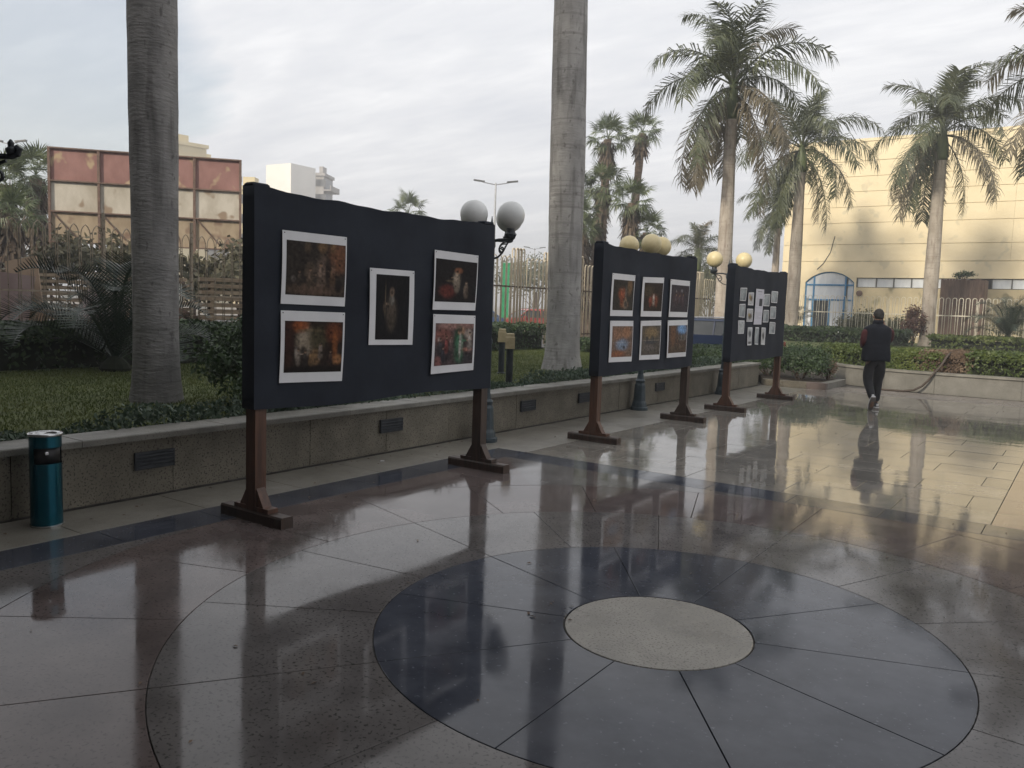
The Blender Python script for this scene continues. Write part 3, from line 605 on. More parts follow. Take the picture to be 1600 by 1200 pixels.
# ash bin
b = thing('ash_bin', 'shiny teal metal cylinder bin with ash tray top by the planter wall', 'bin', (-4.31, -1.09, .002))
r_ = .105
MB().lathe([(r_, .012), (r_, .46)], 32, cap=False).build('body', 'teal', b, smooth=True)
MB().lathe([(r_, .575), (r_, .655)], 32, cap=False).build('collar', 'teal', b, smooth=True)
ob = MB(); n = 24
for (a0, a1, nm) in ((R(80), R(290), 'teal'),):
    vs = []; fs = []
    for i in range(n+1):
        t = a0+(a1-a0)*i/n; vs += [(r_*math.cos(t), r_*math.sin(t), .46), (r_*math.cos(t), r_*math.sin(t), .575)]
    ob.add(vs, [(2*i, 2*i+2, 2*i+3, 2*i+1) for i in range(n)])
ob.build('opening_surround', 'teal', b, smooth=True)
MB().lathe([(.092, .45), (.092, .58)], 24).build('inner_liner', 'black', b, smooth=True)
MB().lathe([(.112, .655), (.116, .665), (.112, .675), (.085, .672), (.075, .655), (.07, .648)], 32).build('top_rim', 'steel', b, smooth=True)
MB().lathe([(.068, .650), (.066, .654)], 20).build('ash_sand', 'ash', b)
MB().lathe([(.11, 0), (.11, .012), (.104, .014)], 28).build('base_ring', 'steel', b)
MB().cbox(.088, .104, -.05, -.028, .53, .55).build('glint_chip', 'steel', b)  # small bright chip added for the glint at the opening
# louvred wall lights
for i, (yy, lb) in enumerate(((-.08, 'louvred wall light in the planter wall between teal bin and nearest board'), (2.78, 'louvred wall light seen beneath the nearest board'), (5.52, 'louvred wall light just right of the white globe lamp'),
                              (7.08, 'louvred wall light in the planter wall left of the middle board'), (9.79, 'louvred wall light in the planter wall under the middle board right side'))):
    f = thing('wall_light', lb, 'wall light', (-4.598, yy, .31), 0, 'louvred lights set in the planter wall')
    MB().box(0, .018, -.175, .175, -.072, .072).build('housing', 'fixture', f)
    for s in (-1, 1): MB().box(.018, .03, s*.172-.006, s*.172+.006, -.074, .074).build('frame', 'fixture', f)
    for s in (-1, 1): MB().box(.018, .03, -.166, .166, s*.068-.006, s*.068+.006).build('frame', 'fixture', f)
    for k_ in range(4):
        z = -.045+k_*.03
        MB().add([(.018, -.165, z), (.034, -.165, z-.012), (.034, .165, z-.012), (.018, .165, z), (.018, -.165, z+.005), (.034, -.165, z-.007), (.034, .165, z-.007), (.018, .165, z+.005)],
                 [(0, 3, 2, 1), (4, 5, 6, 7), (0, 1, 5, 4), (1, 2, 6, 5), (2, 3, 7, 6), (3, 0, 4, 7)]).build('louvre', 'fixture', f)
# bits of litter
tag(MB().box(-.02, .02, -.012, .012, 0, .008).build('paper_scrap', 'paper', None, (-4.28, 2.33, .002), rot=(0, 0, .5)), 'tiny white paper scrap on the paving beside the planter wall', 'litter')
# garden bollard lights
MT['sandstone'] = mk('sandstone', (.42, .34, .20), (.55, .46, .29), 9, .7, bump=.002)
for (x, y, z0, h, lb) in ((-5.73, 6.66, .45, .80, 'black bollard light with sandstone head on the lawn beside nearest board'), (-7.0, 8.2, .44, .82, 'smaller-looking sandstone-headed bollard light behind the first one'), (-7.3, 3.55, .44, .75, 'sandstone bollard head half hidden in the bush left of nearest board')):
    f = thing('bollard_light', lb, 'bollard', (x, y, z0), R(35), 'bollard lights on the shaded lawn')
    MB().lathe([(.075, 0), (.075, .02), (.055, .03), (.055, h-.24)], 16).build('post', 'iron', f)
    MB().cbox(-.075, .075, -.075, .075, h-.24, h-.05, .01).build('head', 'sandstone', f)
    MB().cbox(-.065, .065, -.065, .065, h-.048, h, .01).build('cap', 'sandstone', f)
# hose over the back wall
MT['hose'] = mk('hose', (.045, .032, .024), (.08, .06, .045), 20, .6)
hp = [(-2.35, 16.70, .02), (-2.0, 16.69, .022), (-1.72, 16.70, .024), (-1.5, 16.71, .06), (-1.34, 16.73, .16), (-1.22, 16.75, .30), (-1.14, 16.76, .44), (-1.08, 16.80, .52), (-1.0, 16.95, .66), (-.92, 17.05, .85), (-.86, 17.2, .95)]
hs = MB().tube(hp, .024, 8).build('garden_hose', 'hose', smooth=True)
tag(hs, 'dark garden hose drooping over the curved wall onto the paving', 'hose')

# ================================================================== PALMS
def frond(Lr, e0, e1, p, seed, nl=70, ll=.78, wl=.044, plume=.9, hang=.5):
    """feather frond along +x: rachis bending from elevation e0 to e1, two ranks of narrow drooping leaflets"""
    r_ = np.random.default_rng(seed); n = 16
    u = np.linspace(0, 1, n+1); el = e0+(e1-e0)*u**p
    d = np.stack([np.cos(el), np.zeros(n+1), np.sin(el)], 1); pts = np.concatenate([[[0, 0, 0]], np.cumsum(d[:-1]*Lr/n, 0)])
    V = []; F = []
    # rachis: triangular strip
    for i in range(n+1):
        w = .045*(1-u[i]*.85); up = np.array([-d[i][2], 0, d[i][0]])
        V += [pts[i]+np.array([0, w, 0]), pts[i]-np.array([0, w, 0]), pts[i]-up*w*1.2]
    for i in range(n):
        a, b = i*3, i*3+3
        for j in range(3): F.append((a+j, a+(j+1) % 3, b+(j+1) % 3, b+j))
    for s in (-1, 1):
        for t in np.linspace(.14, .995, nl):
            t = min(.999, t+r_.uniform(-.006, .006)); i = min(int(t*n), n-1); fr = t*n-i
            p0 = pts[i]*(1-fr)+pts[i+1]*fr; dd = unit(d[i]*(1-fr)+d[i+1]*fr); up = np.array([-dd[2], 0, dd[0]])
            ln = ll*(.45+.75*math.sin(math.pi*min(1, .12+t*.80)))*r_.uniform(.8, 1.15)
            ph = r_.uniform(-plume, plume*.6)
            sd_ = np.array([0, s, 0])
            dr = unit(dd*(.45+.5*t)+sd_*math.cos(ph)+up*math.sin(ph)*.9)
            m1 = p0+dr*ln*.5; d2 = unit(dr+np.array([0, 0, -1])*hang*r_.uniform(.6, 1.5)); m2 = m1+d2*ln*.5
            wv = unit(np.cross(dr, up+sd_*.2))*wl*.5; o = len(V)
            V += [p0-wv*.6, p0+wv*.6, m1+wv, m1-wv, m2]
            F += [(o, o+1, o+2, o+3), (o+3, o+2, o+4, o+4)]
    V = np.array(V); me = bpy.data.meshes.new('frond')
    me.from_pydata(V.tolist(), [], [tuple(dict.fromkeys(f)) for f in F]); me.update(); return me
FR = {}
for key, a in dict(spear=(2.2, 86, 55, 1.6, .35, .3), up=(3.3, 76, -12, 1.7, .8, .5), mid=(3.5, 55, -55, 1.25, .9, .8), mid2=(3.6, 34, -76, 1.0, .9, 1.0), low=(3.7, 2, -86, .7, 1.0, 1.2), hang=(3.5, -35, -89, .6, 1.0, 1.2)).items():
    FR[key] = [frond(a[0], R(a[1]), R(a[2]), a[3], hash(key) % 97+s*7 if False else len(key)*13+s*7, plume=a[4], hang=a[5]) for s in range(2)]
FRM = {}
def frond_of(kind, v, mat):
    k_ = (kind, v, mat)
    if k_ not in FRM:
        me = FR[kind][v].copy(); me.materials.clear(); me.materials.append(MT[mat]); FRM[k_] = me
    return FRM[k_]
def trunk_mesh(h, r0, r1, bulge=.0, lean=(0, 0), n=22, rings=40, flare=.25, seed=0, wob=.01):
    r_ = random.Random(seed); mb = MB(); prof = []
    for i in range(rings+1):
        t = i/rings; z = t*h
        rad = r0+(r1-r0)*t+bulge*math.sin(math.pi*min(1, t*1.15))**2+flare*r0*math.exp(-t*h/.28)
        prof.append((rad*(1+r_.uniform(-wob, wob)), z, lean[0]*t**1.3*1.0, lean[1]*t**1.3))
    vs = [(x+r*math.cos(2*math.pi*j/n)*(1+.015*math.sin(3*j+z*2)), y+r*math.sin(2*math.pi*j/n), z) for r, z, x, y in prof for j in range(n)]
    fs = [(i*n+j, i*n+(j+1) % n, (i+1)*n+(j+1) % n, (i+1)*n+j) for i in range(rings) for j in range(n)]+[tuple(range(rings*n, (rings+1)*n))]
    return mb.add(vs, fs)
def royal_palm(x, y, z0, h, r0, r1, label, seed, lean=(0, 0), scale=1., dry=.4, mat='trunk_pale', shaft=1.3, counts=(1, 3, 4, 4, 5, 3), bulge=.03, crown=True):
    r_ = random.Random(seed)
    root = thing('royal_palm', label, 'palm tree', (x, y, z0), 0, 'royal palms around the plaza')
    trunk_mesh(h, r0, r1, bulge, lean, seed=seed).build('trunk', mat, root, smooth=True)
    if not crown: pass
    cx, cy = lean
    MB().lathe([(r1*1.02, -.05), (r1*1.25, .12), (r1*1.1, shaft*.5), (r1*.75, shaft*.85), (r1*.45, shaft+.1)], 16, (cx, cy, h)).build('crownshaft', 'shaft', root, smooth=True)
    ang = r_.uniform(0, 6.28); i = 0
    for kind, c in zip(('spear', 'up', 'mid', 'mid2', 'low', 'hang'), counts):
        for j in range(c):
            ang += 2.39996+r_.uniform(-.25, .25)
            lo = kind in ('low', 'hang')
            av = (ang-math.atan2(-3.97-y, 1.78-x)+math.pi) % (2*math.pi)-math.pi     # keep the trunk clear on the plaza side
            if lo and abs(av) < .55: ang += math.copysign(.6, av)
            m_ = 'frond_dry' if (r_.random() < (dry if lo else dry*.12)) else 'frond'
            zz_ = h+shaft*{'spear': 1.05, 'up': 1.0, 'mid': .95, 'mid2': .9, 'low': .82, 'hang': .72}[kind]
            o = link('frond', frond_of(kind, i % 2, m_), root, (cx, cy, zz_), (r_.uniform(-.25, .25), r_.uniform(-.12, .12), ang))
            s = scale*r_.uniform(.88, 1.1); o.scale = (s, s, s); i += 1
    return root
royal_palm(-7.13, 1.51,   .43, 9.5, .245, .235, 'thick grey palm trunk on the shaded lawn left of the nearest board', 21, (.0, -.05), mat='trunk', bulge=.025)
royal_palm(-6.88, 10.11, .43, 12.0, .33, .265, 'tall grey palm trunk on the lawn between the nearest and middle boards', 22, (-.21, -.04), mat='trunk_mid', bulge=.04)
royal_palm(-9.67, 25.86, .43, 8.35, .27, .20, 'tallest feathery palm with drooping dry fronds over the farthest board', 23, (-.10, .15), 1.08, .75, counts=(1, 4, 5, 5, 6, 5))
royal_palm(-11.12, 39.50, .43, 8.5, .32, .24, 'feathery palm in front of the left end of the yellow building', 24, (-.02, -.03), 1.15, .35, counts=(1, 4, 4, 5, 6, 5), mat='trunk_pale')
royal_palm(-4.51, 38.05, .43, 8.4, .30, .25, 'feathery palm standing in front of the middle of the yellow building', 25, (.0, -.05), 1.10, .5, counts=(1, 4, 5, 5, 6, 4))
royal_palm(.9, 30.2, .43, 8.3, .28, .22, 'palm whose drooping fronds reach in at the upper right edge', 26, (0, 0), 1.12, .6, counts=(1, 4, 5, 5, 6, 4))
royal_palm(-16.1, 51.9, 0, 7.4, .24, .20, 'thin pale palm at the left corner of the yellow building', 27, (0, 0), .9, .3, counts=(1, 2, 3, 3, 3, 2))
royal_palm(-18.8, 45.1, 0, 4.2, .24, .2, 'distant feathery palm seen between the middle and farthest boards', 28, (0, 0), .72, .5, counts=(1, 2, 4, 4, 4, 2))
# ---- fan palms
def fan_leaf(seed, Lp=.78, Ls=.86, n=24, drop=.35):
    r_ = np.random.default_rng(seed); V = []; F = []
    V += [(0, .02, 0), (0, -.02, 0), (Lp, -.012, -.06), (Lp, .012, -.06)]; F.append((0, 1, 2, 3))
    c = np.array([Lp, 0, -.06])
    for i in range(n):
        t = -1.95+3.9*i/(n-1)+r_.uniform(-.04, .04); ln = Ls*(1-.28*abs(t)/1.95)*r_.uniform(.85, 1.1)
        d = np.array([math.cos(t), math.sin(t), r_.uniform(-.12, .12)]); sd_ = np.array([-math.sin(t), math.cos(t), r_.uniform(-.5, .5)])
        w = .028; o = len(V); m = c+d*ln*.5; e = m+d*ln*.38+np.array([0, 0, -ln*drop*r_.uniform(.5, 1.4)])
        V += [tuple(c), tuple(m+sd_*w), tuple(e), tuple(m-sd_*w)]; F.append((o, o+1, o+2, o+3))
    me = bpy.data.meshes.new('fan_leaf'); me.from_pydata([tuple(map(float, v)) for v in V], [], F); me.update(); return me
FAN = [fan_leaf(s, drop=d_) for s, d_ in ((1, .2), (2, .35), (3, .5))]
FANM = {}
def fan_mesh(v, mat):
    if (v, mat) not in FANM:
        m = FAN[v].copy(); m.materials.append(MT[mat]); FANM[(v, mat)] = m
    return FANM[(v, mat)]
def fan_palm(x, y, zc, label, seed, scale=1., skirt=1.6, r=.26, lean=(0, 0), group='fan palms beyond the fence', n=24, tr=None):
    r_ = random.Random(seed); z0 = 0.; h = zc-z0
    root = thing('fan_palm', label, 'palm tree', (x, y, z0), 0, group)
    trunk_mesh(h, r*1.15, r*.85, 0, lean, 12, 24, .2, seed, .07).build('trunk', 'trunk_brown', root, smooth=False)
    V = []; F = []; rg = np.random.default_rng(seed)
    for i in range(int(150*skirt)):                                # dead leaves hanging round the trunk
        t = rg.uniform(0, 6.283); z = h-rg.uniform(.05, 1.)*skirt; f = (z/h)**1.3; rr_ = r*(.95+.5*rg.random()); ln = rg.uniform(.25, .6)*scale
        c = np.array([lean[0]*f+rr_*math.cos(t), lean[1]*f+rr_*math.sin(t), z]); dn = np.array([math.cos(t)*rg.uniform(.1, .8), math.sin(t)*rg.uniform(.1, .8), -1])*ln
        w = np.array([-math.sin(t), math.cos(t), rg.uniform(-.3, .3)])*.07; o = len(V)
        V += [c-w, c+w, c+dn+w*.4, c+dn-w*.4]; F.append((o, o+1, o+2, o+3))
    link('dead_leaf_skirt', np_mesh('dead_leaf_skirt', np.array(V), np.array(F), 'fan_dry'), root)
    for i in range(n):
        e = R(82-118*((i+.5)/n)**.9+r_.uniform(-10, 10)); a = i*2.39996+r_.uniform(-.3, .3)
        o = link('fan_leaf', fan_mesh(min(2, int(3*i/n)), 'fan'), root, (lean[0], lean[1], h+.1), (r_.uniform(-.4, .4), -e, a))
        s = scale*r_.uniform(.85, 1.15); o.scale = (s, s, s)
    return root
FP = [(-21.7, 38.2, 11.2, 'tall fan palm with the upper left crown in the clump', 41, .95, 1.9, (.2, 0)), (-21.0, 41.1, 12.0, 'tallest fan palm of the clump, curved trunk on its right', 42, .95, 1.2, (.5, .3)),
      (-20.8, 36.4, 8.3, 'fan palm of middle height at the centre of the clump', 43, .95, 3.2, (.5, .3)), (-22.0, 35.6, 8.1, 'fan palm mostly hidden behind the second grey trunk', 44, .95, 2.5, (0, 0)),
      (-18.6, 35.5, 7.2, 'stout fan palm at the right of the clump with a shaggy trunk', 45, 1.0, 1.8, (.1, .1)), (-19.8, 32.2, 6.0, 'low fan palm beside the second grey trunk', 46, .95, 4.2, (0, 0)),
      (-17.9, 36.0, 5.7, 'lowest fan palm at the right edge of the clump', 47, .85, 1.0, (0, 0)), (-20.9, 34.6, 5.6, 'low dark fan palm under the tall ones of the clump', 48, .85, 3.6, (0, 0)),
      (-33.8, 12.7, 6.2, 'fan palm just left of the rusty billboard', 49, .9, 2.4, (0, 0)), (-32.6, 11.0, 5.6, 'fan palm at the far left edge behind the iron lamp arm', 50, .9, 2.4, (0, 0)),
      (-30.3, 10.2, 4.2, 'short fan palm at the far left edge above the planks', 51, .8, 3.0, (0, 0)), (-35.8, 13.7, 4.7, 'short fan palm half hidden by the billboard left post', 52, .8, 2.2, (0, 0)),
      (-39.1, 40.7, 7.9, 'distant fan palm top peeping over the nearest board', 53, 1.1, 1.0, (0, 0))]
for x, y, z, lb, sd_, s, sk, ln in FP: fan_palm(x-ln[0], y-ln[1], z, lb, sd_, s, sk, .25, ln, n=24)
# ---- cycads
def cycad_leaf():
    V = []; F = []; n = 14; Lr = 1.15
    P = [np.array([Lr*math.sin(1.1*i/n)/1.0, 0, .75*Lr*(math.sin(2.3*i/n)*.62)]) for i in range(n+1)]
    for i in range(n):
        w = .014; o = len(V); V += [P[i]+[0, w, 0], P[i]-[0, w, 0], P[i+1]-[0, w, 0], P[i+1]+[0, w, 0]]; F.append((o, o+1, o+2, o+3))
    for s in (-1, 1):
        for t in np.linspace(.1, .99, 34):
            i = min(int(t*n), n-1); f = t*n-i; p = P[i]*(1-f)+P[i+1]*f; d = unit(P[i+1]-P[i]); ln = .22*math.sin(math.pi*(.15+.8*t))+.05
            e = p+(d*.5+np.array([0, s, .35]))*ln; wv = d*.008; o = len(V); V += [p-wv, p+wv, e+wv*.3, e-wv*.3]; F.append((o, o+1, o+2, o+3))
    return np_mesh('cycad_frond', np.array(V), np.array(F), 'cycad')
CYL = cycad_leaf()
def cycad(x, y, z0, label, seed, s=1., th=.5):
    r_ = random.Random(seed); root = thing('cycad', label, 'cycad', (x, y, z0), 0, 'cycads in the garden')
    MB().lathe([(.2, -.02), (.24, th*.4), (.2, th), (.08, th+.12)], 12).build('trunk', 'core', root)
    for i in range(26):
        o = link('frond', CYL, root, (0, 0, th+.05), (r_.uniform(-.2, .2), R(-38+62*(i/26)+r_.uniform(-8, 8)), i*2.39996)); k_ = s*r_.uniform(.85, 1.15); o.scale = (k_, k_, k_)
    return root
cycad(-10.9, 3.12, .44, 'dark spiky cycad on the lawn in front of the hedge behind the left trunk', 61, 1.5, .12)
cycad(-1.2, 36.5, .44, 'dark cycad by the far hedge at the right edge', 63, 1.5, .55)
# ================================================================== HEDGES AND SHRUBS
def hedge(path, w, z0, h, n, size, mat, label, seed, cat='hedge', group='clipped hedges', corem='core', lump=.09):
    """clipped hedge: leafy shell over a dark light-blocking core, following a path"""
    rg = np.random.default_rng(seed); P = [np.array(p, float) for p in path]
    seg = [np.linalg.norm(b-a) for a, b in zip(P, P[1:])]; tot = sum(seg)
    root = thing('hedge', label, cat, (P[0][0], P[0][1], z0), 0, group)
    o0 = np.array([P[0][0], P[0][1], z0])
    s = rg.random(n)*tot; idx = np.searchsorted(np.cumsum(seg), s).clip(0, len(seg)-1); st = s-np.concatenate([[0], np.cumsum(seg)])[idx]
    A = np.array([P[i] for i in idx]); D = np.array([(P[i+1]-P[i])/seg[i] for i in idx]); NN = np.stack([-D[:, 1], D[:, 0]], 1)
    # superellipse shell
    th = rg.random(n)*math.pi*1.14-.07*math.pi; c_, s_ = np.cos(th), np.sin(th); e = .42
    lump_ = 1+lump*(np.sin(s*2.1+seed)+np.sin(s*5.3+th*2)+.7*np.sin(s*9.1+th*5))/1.6
    dep = 1-.45*rg.random(n)**2.2
    off = np.sign(c_)*np.abs(c_)**e*w/2*lump_*dep; zz_ = (np.sign(s_)*np.abs(s_)**e*.5*lump_*dep+.5)*h*.98
    zz_ = np.where(s_ < 0, rg.random(n)*h*.5, zz_)
    st = st+rg.normal(size=n)*.09
    Q = np.stack([A[:, 0]+D[:, 0]*st+NN[:, 0]*off, A[:, 1]+D[:, 1]*st+NN[:, 1]*off, z0+zz_], 1)-o0
    nr = unit(np.stack([NN[:, 0]*c_, NN[:, 1]*c_, np.maximum(s_, 0)+.15], 1))
    V, F = leaf_quads(Q, size, rg, nr, .6)
    link('foliage', np_mesh('foliage', V, F, mat), root)
    cb = MB()  # dark inner box put in to block light, standing for the stems
    for a, b in zip(P, P[1:]):
        d = (b-a)/np.linalg.norm(b-a); nn = np.array([-d[1], d[0]])*w*.2; a = a+d*.06; b = b-d*.06
        cb.prism([tuple(a+nn-o0[:2]), tuple(a-nn-o0[:2]), tuple(b-nn-o0[:2]), tuple(b+nn-o0[:2])][::-1], 0, h*.64)
    c = cb.build('light_block_core', corem, root); fixn(c.data)
    return root
def bush(c, rad, h, n, size, mat, label, seed, cat='shrub', group='shrubs in the beds', name='shrub', stems=6, zoff=.0, trunk=None, corem='core'):
    """loose bush: leaves in many small clumps through a lumpy dome"""
    rg = np.random.default_rng(seed); root = thing(name, label, cat, c, 0, group)
    k_ = max(14, n//110)
    cl = unit(rg.normal(size=(k_, 3))); cl[:, 2] = np.abs(cl[:, 2])*1.0-.15; cl *= (.45+.55*rg.random((k_, 1))**.6)
    cen = np.stack([cl[:, 0]*rad[0], cl[:, 1]*rad[1], zoff+h*.42+cl[:, 2]*h*.55], 1)
    i = rg.integers(0, k_, n); sp = np.array([rad[0], rad[1], h*.6])*.30
    Q = cen[i]+rg.normal(size=(n, 3))*sp*.55; Q[:, 2] = np.maximum(Q[:, 2], .02)
    V, F = leaf_quads(Q, size, rg, unit(Q-np.array([0, 0, zoff+h*.4])+.001), .5, .3)
    link('foliage', np_mesh('foliage', V, F, mat), root)
    mb = MB()
    if trunk: mb.tube([(0, 0, -.05), (.03, .02, zoff*.5), (0, 0, zoff+h*.3)], [trunk, trunk*.8, trunk*.5], 8)
    for j in range(stems):
        q = cen[j % k_]; mb.tube([(q[0]*.1, q[1]*.1, zoff*.9 if trunk else 0), (q[0]*.5, q[1]*.5, max(.1, q[2]*.5+zoff*.4)), tuple(q)], [.022*(2 if trunk else 1), .015, .006], 5)
    mb.build('trunk' if trunk else 'stems', 'trunk_brown', root)
    return root
hedge([(-12.0, -4), (-11.9, 6), (-11.8, 12), (-11.7, 16.5)], 1.0, .42, .78, 26000, .085, 'hedge', 'dark clipped hedge along the fence at the back of the shaded lawn', 71)
hedge([(-11.0, 16.3), (-9.3, 16.6), (-7.3, 16.5), (-5.6, 16.3)], .95, .42, .42, 14000, .07, 'hedge', 'low dark hedge between the second trunk and the driveway car', 72)
hp2 = offs(BWP, .62)
hedge(hp2[1:6], .72, .42, .56, 20000, .06, 'hedge_lit', 'bright clipped hedge on the curved wall left of the walking person', 73)
hedge([(-2.25, 17.72), (-1.55, 17.58)], .72, .42, .56, 6000, .06, 'hedge_lit', 'bright clipped hedge on the curved wall right beside the person', 75)
hedge([(-1.5, 17.56), (-.55, 17.52)], .74, .42, .58, 8000, .055, 'hedge_dead', 'withered brown stretch of hedge where the hose hangs', 74, corem='dead_core')
hedge([(-.5, 17.5), (2, 17.45), (8, 17.45), (12, 17.45)], .74, .42, .60, 42000, .06, 'hedge_lit', 'bright clipped hedge on the curved wall at the right edge', 76)
hedge([(-14, 35.6), (-8, 35.9), (-4.9, 36.2)], 1.1, .42, .75, 9000, .13, 'hedge', 'far dark hedge before the fence left of the middle palm', 77)
hedge([(-4.1, 36.4), (2, 36.6), (9, 36.8)], 1.1, .42, .62, 9000, .13, 'hedge_lit', 'far hedge before the fence right of the middle palm', 78)
bush((-6.15, 2.15, .44), (.62, .62), 1.05, 7000, .062, 'shrub', 'leafy dark bush beside the thick trunk, left of the nearest board', 81)
bush((-5.35, 2.05, .44), (.45, .75), .62, 4200, .055, 'shrub', 'low leafy shrub spilling to the coping left of the nearest board', 82)
bush((-6.9, 3.6, .44), (.7, .7), .95, 5200, .065, 'shrub', 'leafy shrub behind the bush left of the nearest board', 83)
bush((-3.95, 16.35, .12), (.68, .72), .92, 9000, .055, 'shrub', 'big dark rounded shrub on the kerb bed right of the farthest board', 84)
bush((-4.9, 16.9, .12), (.75, .8), .88, 7000, .055, 'shrub', 'dark rounded shrub behind the farthest board', 85)
bush((-5.6, 14.6, .44), (.75, .9), .42, 6000, .06, 'shrub', 'low dark shrub above the planter wall between the middle and farthest boards', 86)
bush((-5.9, 12.4, .44), (.7, .8), .40, 4500, .06, 'shrub', 'low dark shrub behind the middle board right post', 87)
bush((-3.45, 16.95, .12), (.25, .3), .5, 1500, .05, 'hedge_dead', 'dry tan bush at the corner where the curved wall begins', 88)
bush((-5.0, 37.4, .44), (.55, .55), 1.75, 2200, .12, 'red_leaf', 'reddish-leaved shrub against the fence left of the middle palm', 89)
bush((-8.6, 43.5, .2), (1.3, .9), 2.0, 2600, .16, 'tree_far', 'scrubby bush behind the fence under the yellow facade', 90)
bush((-6.9, 43.7, .2), (.9, .9), 1.6, 1800, .15, 'tree_far', 'olive shrub behind the fence near the person', 91)
bush((-.9, 43.6, .2), (1.5, .8), 2.1, 2600, .16, 'tree_far', 'tangled bush behind the fence at the right edge', 92)
cyc2 = cycad(-12.0, 42.9, .1, 'spiky plant in front of the blue arched doorway', 64, 1.1, .9)
# far trees beyond the street
for (x, y, rad, h, zo, lb, sd_) in ((-24.2, 9.6, 1.6, 2.6, 1.0, 'scrubby bush under the left half of the billboard', 101), (-22.4, 11.0, 1.7, 2.5, 1.0, 'scrubby bush beneath the middle of the billboard', 102), (-20.0, 12.3, 1.5, 2.3, 1.0, 'green shrub below the right end of the billboard', 103),
        (-19.4, 14.6, 1.5, 2.2, .5, 'green shrub behind the fence at the nearest board left edge', 104), (-42, 62, 4.5, 5, 1.5, 'hazy tree across the street right of the white globes', 105), (-50, 78, 6, 6, 2, 'hazy roadside tree behind the fence uprights', 106),
        (-30, 70, 4, 5, 2, 'hazy tree behind the fan palm clump', 107), (-23, 58, 3.4, 4.0, 1.2, 'green tree behind the fence between the middle and farthest boards', 108), (-27, 62, 3, 3.6, 1, 'green tree left of the distant feathery palm', 109)):
    bush((x, y, 0), (rad, rad), h, 2600, .2+.02*rad, 'tree_far' if y > 20 else 'scrub', lb, sd_, 'tree', 'trees beyond the fence', 'garden_tree', 10, zo, .12+.02*rad)
# ground cover along the coping, grass
rg = np.random.default_rng(9); n = 17000
yy = rg.random(n)*19.5-4.5; hgt = .10+.07*np.sin(yy*1.9)+.05*np.sin(yy*4.7+1); Q = np.stack([-5.42+.55*rg.random(n), yy, .455+rg.random(n)**.7*np.clip(hgt+.06, .05, .3)], 1)
V, F = leaf_quads(Q, .055, rg, None, .5, .8)
tag(link('ground_cover', np_mesh('ground_cover', V, F, 'cover')), 'grey-green ground cover plants along the top of the planter wall', 'ground cover', kind='stuff')
def grass(poly_fn, n, hgt, name, label, seed, z=.44):
    rg = np.random.default_rng(seed); P = poly_fn(rg, n); h = hgt*(.5+rg.random(n)); a = rg.random(n)*6.283
    w = np.stack([np.cos(a), np.sin(a), 0*a], 1)*(.006+.35*hgt*.1); ln = np.stack([rg.normal(size=n)*.4, rg.normal(size=n)*.4, np.ones(n)], 1)*h[:, None]
    B = np.stack([P[:, 0], P[:, 1], np.full(n, z)], 1)
    V = np.stack([B-w, B+w, B+ln], 1).reshape(-1, 3)
    tag(link(name, np_mesh(name, V, np.arange(3*n).reshape(-1, 3), 'grass')), label, 'grass', kind='stuff')
grass(lambda r, n: np.stack([-5.3-6.2*r.random(n), -3+19*r.random(n)], 1), 110000, .028, 'grass', 'short grass blades of the shaded lawn', 3)
grass(lambda r, n: np.stack([-7+17*r.random(n), 18.6+17*r.random(n)], 1), 60000, .05, 'grass', 'short grass blades of the far sunlit lawn', 4)

# ================================================================== FENCES
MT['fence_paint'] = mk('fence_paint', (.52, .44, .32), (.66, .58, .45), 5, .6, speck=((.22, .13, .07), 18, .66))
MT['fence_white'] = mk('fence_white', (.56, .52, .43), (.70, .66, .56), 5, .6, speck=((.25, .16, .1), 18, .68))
MT['fence_shaded'] = mk('fence_shaded', (.24, .195, .145), (.36, .30, .23), 5, .7, speck=((.13, .08, .05), 18, .62))  # fence paint darkened for the stretch in shade, plus rust specks
def hoop(w, h, r, style):
    """an inverted U of bar: pointed or round top, two uprights"""
    if style == 'point': top = [(-w/2, h-.16), (-w/2*.85, h-.10), (-w/4, h-.04), (0, h), (w/4, h-.04), (w/2*.85, h-.10), (w/2, h-.16)]
    else: top = [(-w/2*math.cos(math.pi*i/8), h-w/2+w/2*math.sin(math.pi*i/8)) for i in range(9)]
    return MB().tube([(0, -w/2, 0)]+[(0, a, b) for a, b in top]+[(0, w/2, 0)], r, 5)
fl = thing('iron_fence', 'long cream iron fence of hooped bars behind the shaded lawn', 'fence', (-13.5, 0, .40))
HM = {}
def put_hoop(root, key, w, h, r, style, pos, mat, rz=0):
    if key not in HM: HM[key] = hoop(w, h, r, style).mesh('hoop', mat, True)
    link('hoop', HM[key], root, pos, (0, 0, rz))
y = -1.0; seg = 0
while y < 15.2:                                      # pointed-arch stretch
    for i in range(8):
        put_hoop(fl, 'p', .17, 2.50, .009, 'point', (0, y+.1, 0), 'fence_shaded'); y += .21
    MB().box(-.025, .025, y-.005, y+.04, 0, 2.75).build('post', 'fence_shaded', fl); y += .16
for z in (.25, 1.25): MB().box(-.012, .012, -1, 15.6, z, z+.03).build('rail', 'fence_shaded', fl)
y = 16.0
while y < 34:                                        # round hoops with taller clustered piers
    for i in range(3):
        put_hoop(fl, 'pier', .15, 3.10, .022, 'round', (.02, y+i*.17, 0), 'fence_paint'); put_hoop(fl, 'pier2', .15, 3.10, .022, 'round', (-.16, y+i*.17+.05, 0), 'fence_paint')
    y += .62
    for i in range(5):
        put_hoop(fl, 'r', .20, 2.82, .017, 'round', (0, y+.08, 0), 'fence_paint'); y += .25
for z in (.3, 1.85): MB().box(-.015, .015, 15.9, 34.2, z, z+.05).build('rail', 'wood_dark', fl)
fr = thing('iron_fence', 'pale iron fence of round hoops in front of the yellow building', 'fence', (0, 42, .30))
x = -15.0
